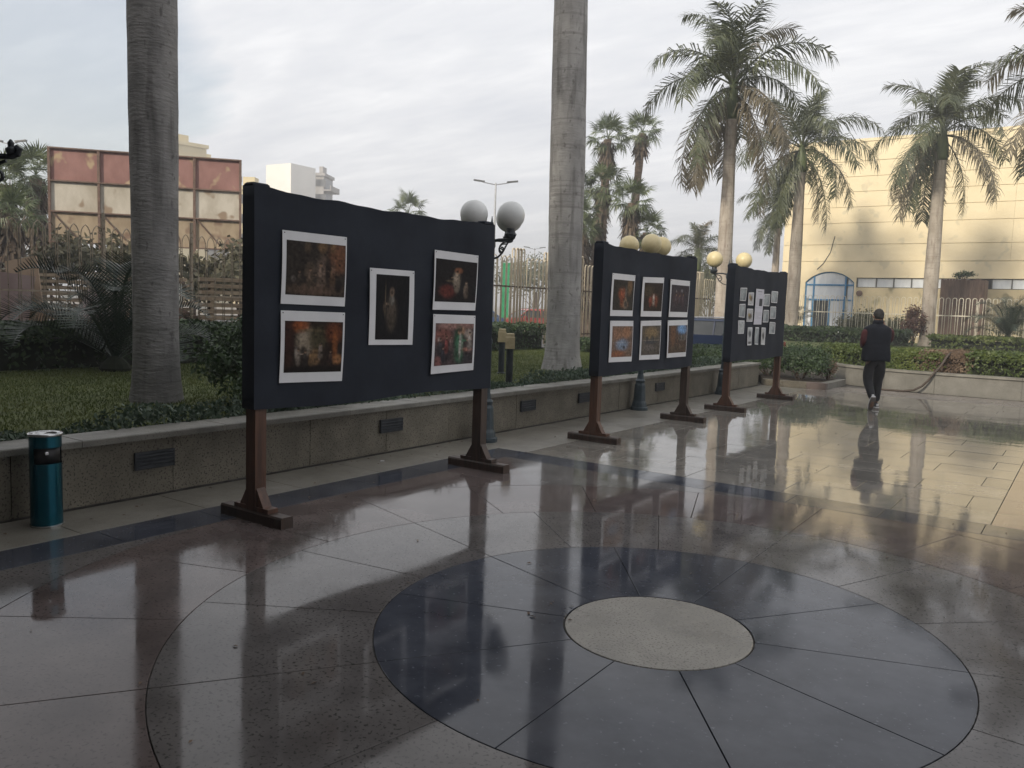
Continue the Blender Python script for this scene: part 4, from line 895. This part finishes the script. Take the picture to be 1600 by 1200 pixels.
for k_ in range(64):
    put_hoop(fr, 'w', .18, 2.45, .016, 'round', (x, 0, 0), 'fence_white', R(90)); x += .29
    if k_ % 7 == 6: MB().box(x-.16, x-.13, -.02, .02, 0, 2.3).build('post', 'fence_white', fr)
for z in (.45, 1.55): MB().box(-15.2, 4, -.015, .015, z, z+.05).build('rail', 'fence_white', fr)
# ================================================================== YELLOW BUILDING
MT['yellow'] = mk('yellow', (.70, .595, .395), (.77, .665, .46), .7, .85, lo=.3, hi=.7, bump=.002, bscale=30, speck=((.62, .545, .38), 1.3, .60))
MT['yellow_base'] = mk('yellow_base', (.46, .39, .245), (.60, .51, .33), .8, .9, bump=.003, bscale=20, speck=((.27, .24, .15), .9, .60))
MT['blue_frame'] = mk('blue_frame', (.03, .17, .36), (.05, .24, .46), 6, .4)
MT['pale_sky_glass'] = mk('pale_sky_glass', (.56, .60, .65), (.74, .77, .80), 1.1, .18, stretch=(2, 1, .6))  # pale colour put in for the sky reflected in the glass
MT['mullion'] = mk('mullion', (.05, .055, .055), (.10, .10, .10), 8, .5)
MT['rustwall'] = mk('rustwall', (.085, .055, .042), (.19, .13, .10), 2.2, .9, stretch=(3, 3, .5), bump=.01)
yb = thing('yellow_building', 'large windowless yellow building with horizontal joints and blue arched doorway', 'building', (0, 50, 0))
ZB = [4.06, 5.06, 6.08, 7.39, 8.35, 9.27, 10.18, 11.1, 12.25]
XL, XR = -15.05, 22
MB().box(XL+.05, XR, .35, 20, -.05, 4.9).box(XL+.05, XR, .035, 20, 4.903, 12.2).build('wall_core', 'yellow_base', yb)
for a, b in zip(ZB[1:], ZB[2:]):
    for xa, xb in ((XL, -2.4), (-2.4, 9.5), (9.5, XR)):
        MB().box(xa+.006, xb-.006, -rnd.uniform(0, .008), .034, a+.016, b-.016).build('wall_panel', 'yellow', yb)
MB().box(XL-.08, XR, -.05, .45, 12.253, 12.43).build('parapet_cap', 'yellow', yb)
# lower wall: arched portal on the left, strip window to the right
AX0, AX1, ASP, ATOP = -13.52, -10.57, 3.75, 4.42
cxm = (AX0+AX1)/2; hw = (AX1-AX0)/2; rise = ATOP-ASP; Rr = (hw*hw+rise*rise)/(2*rise); zc_ = ATOP-Rr
def arcz(x): return zc_+math.sqrt(max(Rr*Rr-(x-cxm)**2, 0))
lw = MB(); n = 18
lw.box(XL+.006, AX0, 0, .349, 0, 5.038)
for i in range(n):
    xa, xb = AX0+(AX1-AX0)*i/n, AX0+(AX1-AX0)*(i+1)/n
    lw.add([(xa, 0, arcz(xa)), (xb, 0, arcz(xb)), (xb, 0, 5.038), (xa, 0, 5.038), (xa, .349, arcz(xa)), (xb, .349, arcz(xb))], [(0, 1, 2, 3), (0, 4, 5, 1)])
lw.box(AX1, AX1+.12, 0, .349, 0, 5.038)
lw.build('portal_wall', 'yellow', yb)
MB().box(AX1+.123, XR, 0, .349, 4.06, 5.038).build('wall_panel', 'yellow', yb)
MB().box(AX1+.123, XR, -.02, .30, 0, 3.46).build('plinth_wall', 'yellow_base', yb)
x = AX1+.125; i = 0
while x < 4:
    w_ = .98 if i % 3 else 1.1
    f = MB().box(x, x+.06, .05, .2, 3.465, 4.055).build('window', 'mullion', yb)
    MB().box(x+.063, x+w_-.003, .14, .16, 3.50, 4.02).build('pane', 'pale_sky_glass' if (i+3) % 9 else 'glass_dark', f)
    x += w_; i += 1
MB().box(AX1+.123, 4, .20, .30, 3.465, 4.055).build('window_back', 'mullion', yb)
po = MB().box(AX0, AX0+.07, .10, .2, 0, arcz(AX0+.05)).box(AX1-.07, AX1, .10, .2, 0, arcz(AX1-.05))
for xv in (AX0+.52, AX1-.52): po.box(xv-.045, xv+.045, .09, .2, 0, arcz(xv))
for zv in (2.62, 3.55): po.box(AX0+.07, AX1-.07, .105, .19, zv, zv+.09)
po.tube([(xx, .14, arcz(xx)-.03) for xx in np.linspace(AX0+.03, AX1-.03, 19)], .05, 6)
po = po.build('doorway_frame', 'blue_frame', yb)
def pane(xa, xb, za, zb, mat='pale_sky_glass'): MB().box(xa, xb, .15, .17, za, zb).build('pane', mat, po)
xs_ = [AX0+.07, AX0+.475, AX1-.475, AX1-.07]
for i_ in range(3):
    a_, b_ = xs_[i_]+(.09 if i_ else 0), xs_[i_+1]-(0 if i_ != 1 else 0)
    pane(a_, b_, .3 if i_ != 1 else 2.72, 2.61) if i_ != 1 else None
    pane(a_, b_, 2.715, 3.545)
    tp = MB()
    xx = np.linspace(a_, b_, 9)
    poly = [(a_, 3.645), (b_, 3.645)]+[(float(q), arcz(float(q))-.06) for q in xx[::-1]]
    tp.yprism(poly, .15, .17); o = tp.build('pane', 'pale_sky_glass', po); fixn(o.data)
MB().box(AX0+.565, cxm+.02, .22, .24, 0, 2.61).build('doorway_gap', 'glass_dark', po)
dr = MB().box(cxm+.02, cxm+.10, .10, .18, 0, 2.6).box(AX1-.60, AX1-.54, .10, .18, 0, 2.6).box(cxm+.1, AX1-.6, .10, .18, .0, .35).build('door', 'blue_frame', yb)
MB().box(cxm+.103, AX1-.603, .13, .15, .353, 2.6).build('pane', 'pale_sky_glass', dr)
MB().lathe([(.18, 0), (.18, .06), (.12, .09)], 14).build('wall_vent', 'rustwall', yb, (-10.2, -.11, 3.1), rot=(R(90), 0, 0))
# weathered slatted enclosure against the facade
en = thing('rusty_enclosure', 'dark rust-brown slatted enclosure with plants on top against yellow wall', 'enclosure', (-4.35, 48.2, 0))
MB().box(-1.05, 1.05, -.9, .9, 0, 3.85).build('shell', 'rustwall', en)
for i in range(15): MB().box(-1.05+i*.14+.01, -1.05+i*.14+.13, -.93-rnd.uniform(0, .02), -.903, .05, 3.88+rnd.uniform(-.03, .06)).build('slat', 'rustwall', en)
for i in range(11): MB().box(1.053, 1.08, -.9+i*.163+.01, -.9+i*.163+.15, .05, 3.88).build('slat', 'rustwall', en)
bush((-4.4, 48.2, 3.86), (.6, .4), .55, 350, .14, 'shrub', 'small dark plants growing on top of the rusty enclosure', 120)
# dangling cable on the facade
tag(MB().tube([(-12.85, 49.96, 4.55), (-12.5, 49.97, 4.9), (-12.1, 49.97, 5.6), (-11.9, 49.97, 6.6)], .022, 5).build('wall_cable', 'mullion'), 'dark cable curving up the yellow wall beside the left palm', 'cable')
# ================================================================== BILLBOARD AND JUNK BEYOND THE FENCE
MT['rust_red'] = mk('rust_red', (.21, .105, .092), (.31, .165, .145), 1.4, .8, speck=((.40, .30, .19), 1.8, .60), stretch=(1, 1, .7))
MT['rust_cream'] = mk('rust_cream', (.38, .34, .275), (.54, .50, .43), 1.3, .8, speck=((.27, .20, .14), 1.6, .57), stretch=(1.3, 1.3, .7))
MT['rust_tan'] = mk('rust_tan', (.26, .20, .135), (.42, .335, .235), 1.2, .8, speck=((.20, .13, .09), 1.5, .56), stretch=(1.3, 1.3, .6))
MT['rust_iron'] = mk('rust_iron', (.10, .062, .048), (.19, .125, .095), 6, .8)
MT['ply'] = mk('ply', (.30, .21, .15), (.40, .295, .21), 2.0, .8, stretch=(1, 1, .3))
MT['plank'] = mk('plank', (.20, .145, .095), (.40, .315, .22), 3, .85, stretch=(.5, .5, 6))
MT['pinkboard'] = mk('pinkboard', (.26, .19, .18), (.33, .25, .24), 2, .8)
MT['greybox'] = mk('greybox', (.42, .43, .40), (.55, .56, .52), 1.5, .6)
pl, pr_ = Vector((-27.1, 9.98, 0)), Vector((-24.0, 15.0, 0))
pr_ = Vector((-23.1, 14.55, 0))
dv = (pr_-pl); WB = dv.length; bb = thing('billboard', 'rusty old billboard frame with red upper and cream lower sheets', 'billboard', tuple(pl), math.atan2(dv.y, dv.x))
rows = [(5.34, 6.36, 'rust_red'), (4.33, 5.28, 'rust_cream'), (3.32, 4.27, 'rust_tan')]
for j in range(4):
    xa, xb = WB*j/4, WB*(j+1)/4
    for (za, zb, mm_) in rows: MB().box(xa+.012, xb-.012, .032+rnd.uniform(0, .01), .05, za-.03, zb+.025).build('sheet', mm_, bb)
for j in range(5):
    x = WB*j/4
    MB().box(x-.04, x+.04, -.05, .0, 0, 6.38).build('post', 'rust_iron', bb)
    MB().tube([(x, .05, 3.4), (x, 1.6, 0)], .035, 5).build('back_stay', 'rust_iron', bb)
for z in (6.37, 5.30, 4.29, 3.27): MB().box(-.04, WB+.04, -.06, .03, z, z+.045).build('rail', 'rust_iron', bb)
for j in range(4):
    xa, xb = WB*j/4, WB*(j+1)/4
    MB().tube([(xa+.1, -.02, 4.25), (xb-.7, -.02, 3.45)], .022, 4).build('brace', 'rust_iron', bb)
# junk
def panel(name, c, w, h, t, rot, mat, label, cat):
    o = MB().box(-w/2, w/2, -t/2, t/2, 0, h).build(name, mat, None, c, rot=rot); return tag(o, label, cat)
panel('plywood_sheet', (-14.6, 3.62, .1), .62, 2.25, .03, (R(-10), R(-12), R(35)), 'ply', 'tall tan plywood sheet leaning at the far left behind the fence', 'plywood')
panel('plywood_sheet', (-15.0, 3.15, .1), .75, 1.9, .03, (R(-8), R(6), R(35)), 'pinkboard', 'dull wooden sheet at the very left edge behind the fence', 'plywood')
panel('board_offcut', (-16.2, 5.7, 1.05), 1.0, .75, .04, (R(-35), R(8), R(35)), 'pinkboard', 'pinkish board lying on the junk pile behind the cycad', 'board')
panel('board_offcut', (-15.6, 6.1, 1.15), .9, .8, .04, (R(-50), R(-28), R(40)), 'ply', 'tan board propped on the junk pile beside the thick trunk', 'board')
panel('board_offcut', (-16.0, 6.9, .3), .9, 1.3, .04, (R(-30), R(25), R(40)), 'rustwall', 'dark slanted board behind the fence right of the thick trunk', 'board')
ps = thing('plank_stack', 'long stack of weathered planks behind the fence at left', 'plank stack', (-19.6, 7.5, .35), R(35))
for i in range(11):
    for k_ in range(2): MB().box(-2.6+rnd.uniform(-.15, .1), 2.3+rnd.uniform(-.2, .2), -.5+k_*.52, -.02+k_*.52, .12+i*.155, .12+i*.155+.085).build('plank', 'plank', ps)
for i in range(12):
    for xx in (-2.0, 0, 1.8): MB().box(xx, xx+.09, -.48, .5, .04+i*.155-.005, .04+i*.155+.075).build('spacer', 'plank', ps)
ps2 = thing('plank_stack', 'pale slatted plank stack behind the fence at the nearest board left edge', 'plank stack', (-15.3, 8.6, 0), R(60))
for i in range(14): MB().box(-.8+rnd.uniform(-.05, .05), .9+rnd.uniform(-.05, .05), -.4, .4, .06+i*.15, .06+i*.15+.09).build('plank', 'plank', ps2)
for i in range(14):
    for xx in (-.6, .6): MB().box(xx, xx+.08, -.38, .38, -.005+i*.15, .055+i*.15).build('spacer', 'plank', ps2)
bxo = thing('site_cabin', 'pale grey metal cabinet behind the fence right of the thick trunk', 'cabinet', (-17.2, 7.4, 0), R(40))
MB().cbox(-.75, .75, -.5, .5, .1, 1.95, .03).build('body', 'greybox', bxo)
for xx in (-.37, .37): MB().box(xx-.34, xx+.34, -.52, -.503, .2, 1.85).build('door', 'greybox', bxo)
MB().box(-.78, .78, -.55, .55, 1.953, 2.0).build('roof', 'rust_iron', bxo)
# ================================================================== FAR CITY
MT['tower_y'] = mk('tower_y', (.55, .46, .27), (.64, .55, .34), .2, .9)
MT['tower_w'] = mk('tower_w', (.72, .70, .66), (.80, .78, .74), .2, .9)
MT['tower_t'] = mk('tower_t', (.50, .42, .33), (.58, .50, .40), .2, .9)
MT['tower_g'] = mk('tower_g', (.26, .25, .24), (.36, .34, .33), .3, .9)
MT['win_far'] = mk('win_far', (.06, .065, .07), (.11, .11, .115), .5, .3)
def tower(loc, rz, wx, wy, h, wall, label, floors, balc=None, cols=3, bc='tower_g', cap=True, blank=False):
    t = thing('apartment_tower', label, 'building', loc, rz, 'distant city buildings')
    MB().box(-wx/2, wx/2, -wy/2, wy/2, -.5, h).build('wall', wall, t)
    if cap: MB().box(-wx/2-.3, wx/2+.3, -wy/2-.3, wy/2+.3, h+.003, h+.6).box(-wx*.2, wx*.15, -wy*.2, wy*.2, h+.6, h+2.2).build('roof', wall, t)
    fh = h/floors
    for f in range(max(0, floors-6), floors):
        if not blank:
            for c in range(cols):
                xx = -wx/2+wx*(c+.5)/cols
                w_ = MB().box(xx-.8, xx+.8, -wy/2-.06, -wy/2-.003, f*fh+.9, f*fh+fh-.7).build('window', 'win_far', t)
        if balc:
            MB().box(wx/2+.003, wx/2+balc, -wy/2, wy/2, f*fh+.0, f*fh+.25).box(wx/2+balc-.15, wx/2+balc, -wy/2, wy/2, f*fh+.26, f*fh+1.1).build('balcony', bc, t)
            MB().box(wx/2+.003, wx/2+.06, -wy/2+.6, wy/2-.6, f*fh+.4, f*fh+fh-.4).build('window', 'win_far', t)
    return t
tower((-134, 84, 0), R(-8), 7, 7, 27.5, 'tower_y', 'distant yellow tower block above the billboard right of the trunk', 9, None, 2)
tower((-140, 91.5, 0), R(-8), 9, 12, 26.0, 'tower_y', 'distant balconied block right of the yellow tower', 9, 2.0, 3)
tower((-108.6, 80.3, 0), R(35), 5.2, 5, 18.0, 'tower_y', 'pale yellow apartment block between the billboard and the nearest board', 6, None, 2)
tower((-121, 98.4, 0), R(5), 6.2, 6.2, 25.5, 'tower_w', 'blank white block rising behind the nearest board', 9, None, 1, blank=True, cap=False)
tower((-132.0, 116.0, 0), R(30), 2.2, 6, 26.6, 'tower_g', 'grey unfinished block with open floors behind the nearest board', 9, 1.5, 3)
def street_lamp(x, y, h, arm, label, double=True):
    t = thing('street_lamp', label, 'street lamp', (x, y, 0), R(35), 'street lamps beyond the fence')
    MB().tube([(0, 0, -.05), (0, 0, h*.5), (0, 0, h)], [.12, .09, .06], 8).build('pole', 'steel', t)
    for s in ((-1, 1) if double else (1,)):
        MB().tube([(0, 0, h-.12), (s*arm*.5, 0, h-.02), (s*arm, 0, h+.12)], .04, 6).build('arm', 'steel', t)
        hd_ = MB().box(-.4, .4, -.12, .12, -.05, .05).build('lamp_head', 'mullion', t, (s*arm*.95, 0, h+.12), rot=(0, -s*.12, 0))
street_lamp(-33.99, 44.23, 10.3, 1.25, 'double-armed street lamp rising above the white globes')
street_lamp(-59.4, 87.5, 9.2, 1.1, 'tiny double-armed street lamp over the fence left of the second trunk')
street_lamp(-62.4, 24.3, 12.0, .9, 'distant street lamp standing over the iron lamp arm at far left')
# ---- banners across the street
MT['green_paint'] = mk('green_paint', (.01, .22, .09), (.02, .28, .12), 2, .5)
MT['white_paint'] = mk('white_paint', (.70, .70, .68), (.78, .78, .76), 2, .5)
MT['cyan_paint'] = mk('cyan_paint', (.25, .50, .55), (.32, .58, .62), 2, .5)
MT['red_paint'] = mk('red_paint', (.35, .06, .05), (.45, .09, .07), 2, .5)
for (x, y, w, h, mat, lb) in ((-27.4, 36.6, .5, 3.6, 'green_paint', 'green upright banner panel behind the fence left of the second trunk'), (-29.0, 35.5, .8, 2.4, 'cyan_paint', 'pale cyan kiosk panel behind the fence beside the green banner'), (-30.5, 34.8, .7, 2.0, 'white_paint', 'white roadside panel behind the fence uprights')):
    t = thing('roadside_panel', lb, 'panel', (x, y, 0), R(35), 'panels across the street')
    MB().box(-w/2, w/2, -.05, .05, .5, .5+h).build('face', mat, t)
    for s in (-1, 1): MB().tube([(s*w*.35, .02, -.05), (s*w*.35, .02, .6)], .04, 6).build('leg', 'steel', t)
    MB().box(-w/2-.04, w/2+.04, -.07, .07, .5+h+.003, .58+h).build('cap', mat, t)
# ================================================================== CARS
def car(loc, rz, paint, label, colr):
    MT[paint] = mk(paint, colr, tuple(min(1, c*1.2) for c in colr), 1, .18, spec=.6)
    t = thing('parked_car', label, 'car', loc, rz, 'parked cars')
    L2, Wd = 2.15, .86
    lower = [(-2.15, .32), (-2.18, .62), (-2.08, .86), (-1.6, .93), (-.9, .97), (1.35, .97), (1.95, .94), (2.12, .82), (2.16, .45), (2.1, .30), (1.75, .28), (1.7, .48), (1.5, .62), (1.2, .62), (1.0, .48), (.95, .26), (-.95, .26), (-1.0, .48), (-1.2, .62), (-1.5, .62), (-1.7, .48), (-1.75, .28)]
    b = MB().yprism(lower, -Wd, Wd).build('body', paint, t); fixn(b.data)
    # cabin: tapered glasshouse with roof
    def ring(x0, x1, w, z): return [(x0, -w, z), (x1, -w, z), (x1, w, z), (x0, w, z)]
    gl = MB().add(ring(-1.25, 1.75, .82, .965)+ring(-.62, 1.25, .66, 1.40), [(0, 1, 5, 4), (1, 2, 6, 5), (2, 3, 7, 6), (3, 0, 4, 7), (4, 5, 6, 7)]).build('windows', 'glass_dark', t)
    rf = MB().add(ring(-.66, 1.3, .69, 1.395)+ring(-.45, 1.1, .6, 1.47), [(0, 1, 5, 4), (1, 2, 6, 5), (2, 3, 7, 6), (3, 0, 4, 7), (4, 5, 6, 7), (3, 2, 1, 0)]).build('roof', paint, t)
    for s in (-1, 1):
        for a_, b_ in (((-1.25, .82, .965), (-.62, .665, 1.40)), ((.25, .825, .965), (.25, .665, 1.40)), ((1.75, .82, .965), (1.25, .665, 1.40))):
            MB().tube([(a_[0], s*a_[1], a_[2]), (b_[0], s*b_[1], b_[2])], .035, 5).build('pillar', paint, t)
        MB().tube([(-.6, s*.60, 1.485), (.2, s*.60, 1.51), (1.05, s*.60, 1.485)], .018, 5).build('roof_rail', 'steel', t)
        for xw in (-1.35, 1.35):
            w_ = MB().lathe([(.2, -.1), (.31, -.1), (.33, -.06), (.33, .06), (.31, .1), (.2, .1)], 20).build('wheel', 'black', t, (xw, s*.78, .33), rot=(R(90), 0, 0))
            MB().lathe([(.2, -.09), (.05, -.1), (.05, .1), (.2, .09)], 14).build('rim', 'steel', w_)
        MB().box(-2.19, -2.10, s*.62-.14, s*.62+.14, .66, .80).build('headlight', 'pale_sky_glass', t)
        MB().box(2.08, 2.17, s*.64-.13, s*.64+.13, .66, .82).build('tail_light', 'red_paint', t)
        MB().cbox(-.95, -.80, s*.93-.07, s*.93+.07, .95, 1.07).build('mirror', paint, t)
    return t
car((-8.1, 21.0, .01), R(8), 'paint_navy', 'dark blue car on the driveway glimpsed between the middle and farthest boards', (.012, .022, .055))
car((-27.5, 33.0, 0), R(60), 'paint_blue', 'small blue car in the street behind the fence near the white globes', (.05, .09, .2))
car((-26.2, 37.8, 0), R(60), 'paint_red', 'small red car in the street behind the fence left of the middle board', (.35, .06, .05))
# ================================================================== PERSON
MT['skin'] = mk('skin', (.20, .115, .075), (.25, .145, .10), 8, .6)
MT['hair'] = mk('hair', (.008, .007, .007), (.018, .016, .015), 30, .7, bump=.006, bscale=80)
MT['vest'] = mk('vest', (.006, .0075, .012), (.011, .013, .02), 6, .75, bump=.004, bscale=14, spec=.2)
MT['sleeve'] = mk('sleeve', (.042, .008, .010), (.07, .011, .013), 9, .8, bump=.004, bscale=18)
MT['trouser'] = mk('trouser', (.008, .008, .010), (.016, .016, .019), 8, .8, bump=.004, bscale=12)
MT['sole'] = mk('sole', (.13, .11, .10), (.20, .175, .16), 12, .8)
MT['shoe_white'] = mk('shoe_white', (.62, .61, .60), (.72, .71, .70), 12, .6)
pe = thing('person', 'person in dark vest with red sleeves walking away, phone at ear', 'person', (-1.45, 12.21, .0), R(32))
def skin(name, verts, edges, rad, mat, root_i=0, sub=2):
    me = bpy.data.meshes.new(name); me.from_pydata(verts, edges, []); me.materials.append(MT[mat])
    o = link(name, me, pe); md = o.modifiers.new('Skin', 'SKIN'); md.use_smooth_shade = True; md.branch_smoothing = .6
    sv = me.skin_vertices[0].data
    for i, r_ in enumerate(rad): sv[i].radius = r_ if isinstance(r_, tuple) else (r_, r_); sv[i].use_root = (i == root_i)
    s = o.modifiers.new('Sub', 'SUBSURF'); s.levels = sub; s.render_levels = sub
    return o
hipL, knL, anL = (-.10, 0, .95), (-.115, .02, .53), (-.10, -.25, .20)
hipR, knR, anR = (.10, 0, .95), (.105, .12, .52), (.10, .13, .09)
shL, elL, wrL = (-.19, 0, 1.48), (-.245, .0, 1.23), (-.17, .20, 1.14)
shR, elR, wrR = (.20, 0, 1.50), (.275, .10, 1.25), (.145, .10, 1.54)
V = [(0, 0, 1.0), (0, .01, 1.2), (0, 0, 1.42), (0, .02, 1.56), (0, .035, 1.63), (.01, .05, 1.70), (.01, .055, 1.78),
     hipL, knL, anL, (-.10, -.20, .06), hipR, knR, anR, (.10, .27, .05), shL, elL, wrL, shR, elR, wrR,
     (-.14, .28, 1.14), (.115, .13, 1.62)]
E_ = [(0, 1), (1, 2), (2, 3), (3, 4), (4, 5), (5, 6), (0, 7), (7, 8), (8, 9), (9, 10), (0, 11), (11, 12), (12, 13), (13, 14), (2, 15), (15, 16), (16, 17), (2, 18), (18, 19), (19, 20), (17, 21), (20, 22)]
rad = [(.13, .10), (.13, .10), (.14, .10), .06, .055, (.078, .09), (.075, .085), .085, .055, .038, .035, .085, .055, .038, .035, .06, .045, .03, .06, .045, .03, (.04, .018), (.02, .04)]
skin('body', V, E_, rad, 'skin')
# fingers of the hand that holds the phone, ear, hair
fg = MB()
for i in range(4): fg.tube([(.118+.004*i, .115+.014*i, 1.61+.004*i), (.112, .125+.014*i, 1.66), (.098, .12+.014*i, 1.69-.006*i)], [.009, .0085, .006], 6)
fg.tube([(.125, .10, 1.58), (.115, .08, 1.61), (.11, .078, 1.645)], [.011, .009, .007], 6)
fg.build('fingers', 'skin', pe, smooth=True)
MB().sphere((.088, .045, 1.70), .022, 8, 6, sz=1.4).sphere((-.072, .045, 1.70), .022, 8, 6, sz=1.4).build('ears', 'skin', pe, smooth=True)
hv = MB().sphere((.008, .042, 1.745), .098, 22, 14, sz=1.08); 
for i, p in enumerate(hv.v):
    x, y, z = p; hv.v[i] = (.008+(x-.008)*.92+rnd.uniform(-.003, .003), y*1.0-(.012 if z < 1.72 and y < .04 else 0)+(-.05 if (y > .10 and z < 1.78) else 0), max(z, 1.655)+rnd.uniform(-.003, .003))
hv.build('hair', 'hair', pe, smooth=True)
MB().cbox(.100, .109, .085, .16, 1.56, 1.70, .002).build('phone', 'black', pe)
# trousers, sleeves
skin('trousers', [(0, 0, 1.04), (0, 0, .93), (-.105, 0, .88), (-.115, .02, .72), knL, (-.108, -.12, .37), (-.10, -.235, .22), (.105, 0, .88), (.108, .06, .72), knR, (.105, .125, .30), (.10, .13, .13)],
     [(0, 1), (1, 2), (2, 3), (3, 4), (4, 5), (5, 6), (1, 7), (7, 8), (8, 9), (9, 10), (10, 11)],
     [(.17, .125), (.165, .125), (.115, .12), (.105, .108), .088, .076, .062, (.115, .12), (.105, .108), .09, .078, .066], 'trouser')
skin('sleeves', [shL, (-.228, -.0, 1.36), elL, (-.22, .1, 1.18), wrL], [(0, 1), (1, 2), (2, 3), (3, 4)], [.085, .078, .068, .058, .044], 'sleeve')
skin('sleeves', [shR, (.245, .05, 1.37), elR, (.215, .10, 1.40), (.155, .10, 1.52)], [(0, 1), (1, 2), (2, 3), (3, 4)], [.085, .08, .07, .058, .044], 'sleeve')
# quilted vest: stacked elliptical rings
rows_ = []; nr = 30; na = 36
for i in range(nr+1):
    t = i/nr; z = .90+.68*t
    wx = np.interp(t, [0, .12, .45, .75, .88, .95, 1], [.245, .25, .225, .245, .235, .15, .08]); wy = np.interp(t, [0, .12, .45, .75, .88, .95, 1], [.165, .17, .15, .155, .135, .095, .075])
    pf = 1+.018*abs(math.sin(t*math.pi*7))
    rows_.append([(wx*pf*math.copysign(abs(math.cos(a))**.8, math.cos(a)), wy*pf*math.copysign(abs(math.sin(a))**.8, math.sin(a))+.01+.02*t, z+.012*math.sin(a*3)*(1-t)) for a in [2*math.pi*j/na for j in range(na)]])
vv = [p for r_ in rows_ for p in r_]
MB().add(vv, [(i*na+j, i*na+(j+1) % na, (i+1)*na+(j+1) % na, (i+1)*na+j) for i in range(nr) for j in range(na)]+[tuple(range(na))[::-1]]).build('vest', 'vest', pe, smooth=True)
MB().lathe([(.085, 1.55), (.092, 1.59), (.085, 1.63), (.07, 1.645)], 18, (0, .03, 0)).build('collar', 'vest', pe, smooth=True)
def shoe(c, rx, label):
    o = bpy.data.objects.new('shoe', None)
    prof = [(-.13, .0), (-.135, .05), (-.12, .10), (-.05, .115), (.02, .085), (.10, .06), (.15, .045), (.16, .015), (.155, 0)]
    up = MB()
    for s in (1,):
        ring_ = []
        k_ = 10
        for i in range(k_+1):
            t = i/k_; y = -.13+.29*t; w = .046*math.sin(math.pi*min(1, .2+.72*t))**.5+.004; h = np.interp(y, [-.13, -.10, -.04, .03, .10, .16], [.07, .105, .105, .08, .055, .03])
            ring_.append([(w*math.cos(a)*(1 if math.sin(a) < .3 else .8), y, .022+max(0, math.sin(a))*h) for a in [math.pi*2*j/12 for j in range(12)]])
        vs_ = [p for q in ring_ for p in q]
        up.add(vs_, [(i*12+j, i*12+(j+1) % 12, (i+1)*12+(j+1) % 12, (i+1)*12+j) for i in range(k_) for j in range(12)]+[tuple(range(12)), tuple(range(k_*12, k_*12+12))])
    u_ = up.build('shoe', 'trouser', pe, c, True, (rx, 0, 0)); fixn(u_.data)
    poly = [(.048*math.sin(math.pi*min(1, .18+.74*t))**.5, -.135+.30*t) for t in np.linspace(0, 1, 12)]
    so = MB().prism(poly+[(-x, y) for x, y in poly[::-1]], -.002, .022).build('sole', 'sole', u_); fixn(so.data)
    md = MB().prism([(x*1.04, y*1.02) for x, y in poly]+[(-x*1.04, y*1.02) for x, y in poly[::-1]], .023, .045).build('midsole', 'shoe_white', u_); fixn(md.data)
    hb_ = MB().cbox(-.02, .02, -.142, -.128, .06, .10, .003).build('heel_tab', 'shoe_white', u_)
shoe((-.10, -.245, .135), R(-58), 'l'); shoe((.10, .17, .004), 0, 'r')
# ================================================================== HAZE VOLUME, ADDED TO IMITATE LENS GLARE
hz_m = bpy.data.materials.new('glare_haze'); hz_m.use_nodes = True; hn = hz_m.node_tree.nodes; hl = hz_m.node_tree.links
hn.remove(hn['Principled BSDF']); pv = hn.new('ShaderNodeVolumePrincipled'); pv.inputs['Color'].default_value = (.92, .93, .95, 1); pv.inputs['Density'].default_value = .0027; pv.inputs['Anisotropy'].default_value = .2
hl.new(pv.outputs[0], hn['Material Output'].inputs['Volume'])
MT['glare_haze'] = hz_m
hz = MB().box(-920, 920, -920, 920, -1.2, 34).build('glare_haze', 'glare_haze'); tag(hz, 'thin pale veil over the whole place, added to imitate lens glare', 'glare_haze', kind='stuff')

# ================================================================== FALLEN LEAVES
rg = np.random.default_rng(77); n = 260
P = np.stack([rg.uniform(-4.5, 3.2, n), rg.uniform(-3.2, 15, n), np.full(n, .004)], 1)
k_ = np.concatenate([np.stack([rg.normal(-.55, .12, 7), rg.normal(-.15, .12, 7), np.full(7, .004)], 1), np.stack([-4.5+rg.random(90)**3*.7, rg.uniform(-3, 15, 90), np.full(90, .004)], 1)])
P = np.concatenate([P[:110], k_])
a = rg.random(len(P))*6.283; ln = rg.uniform(.008, .024, len(P)); d = np.stack([np.cos(a), np.sin(a), 0*a], 1)*ln[:, None]; w = np.stack([-np.sin(a), np.cos(a), 0*a], 1)*ln[:, None]*.4
up = np.array([0, 0, 1])*ln[:, None]*.35
V = np.stack([P-d, P+w+up, P+d, P-w+up*.3], 1).reshape(-1, 3)
tag(link('fallen_leaves', np_mesh('fallen_leaves', V, np.arange(len(V)).reshape(-1, 4), 'hedge_dead')), 'tiny dry leaf scraps scattered over the wet paving', 'leaves', kind='stuff')
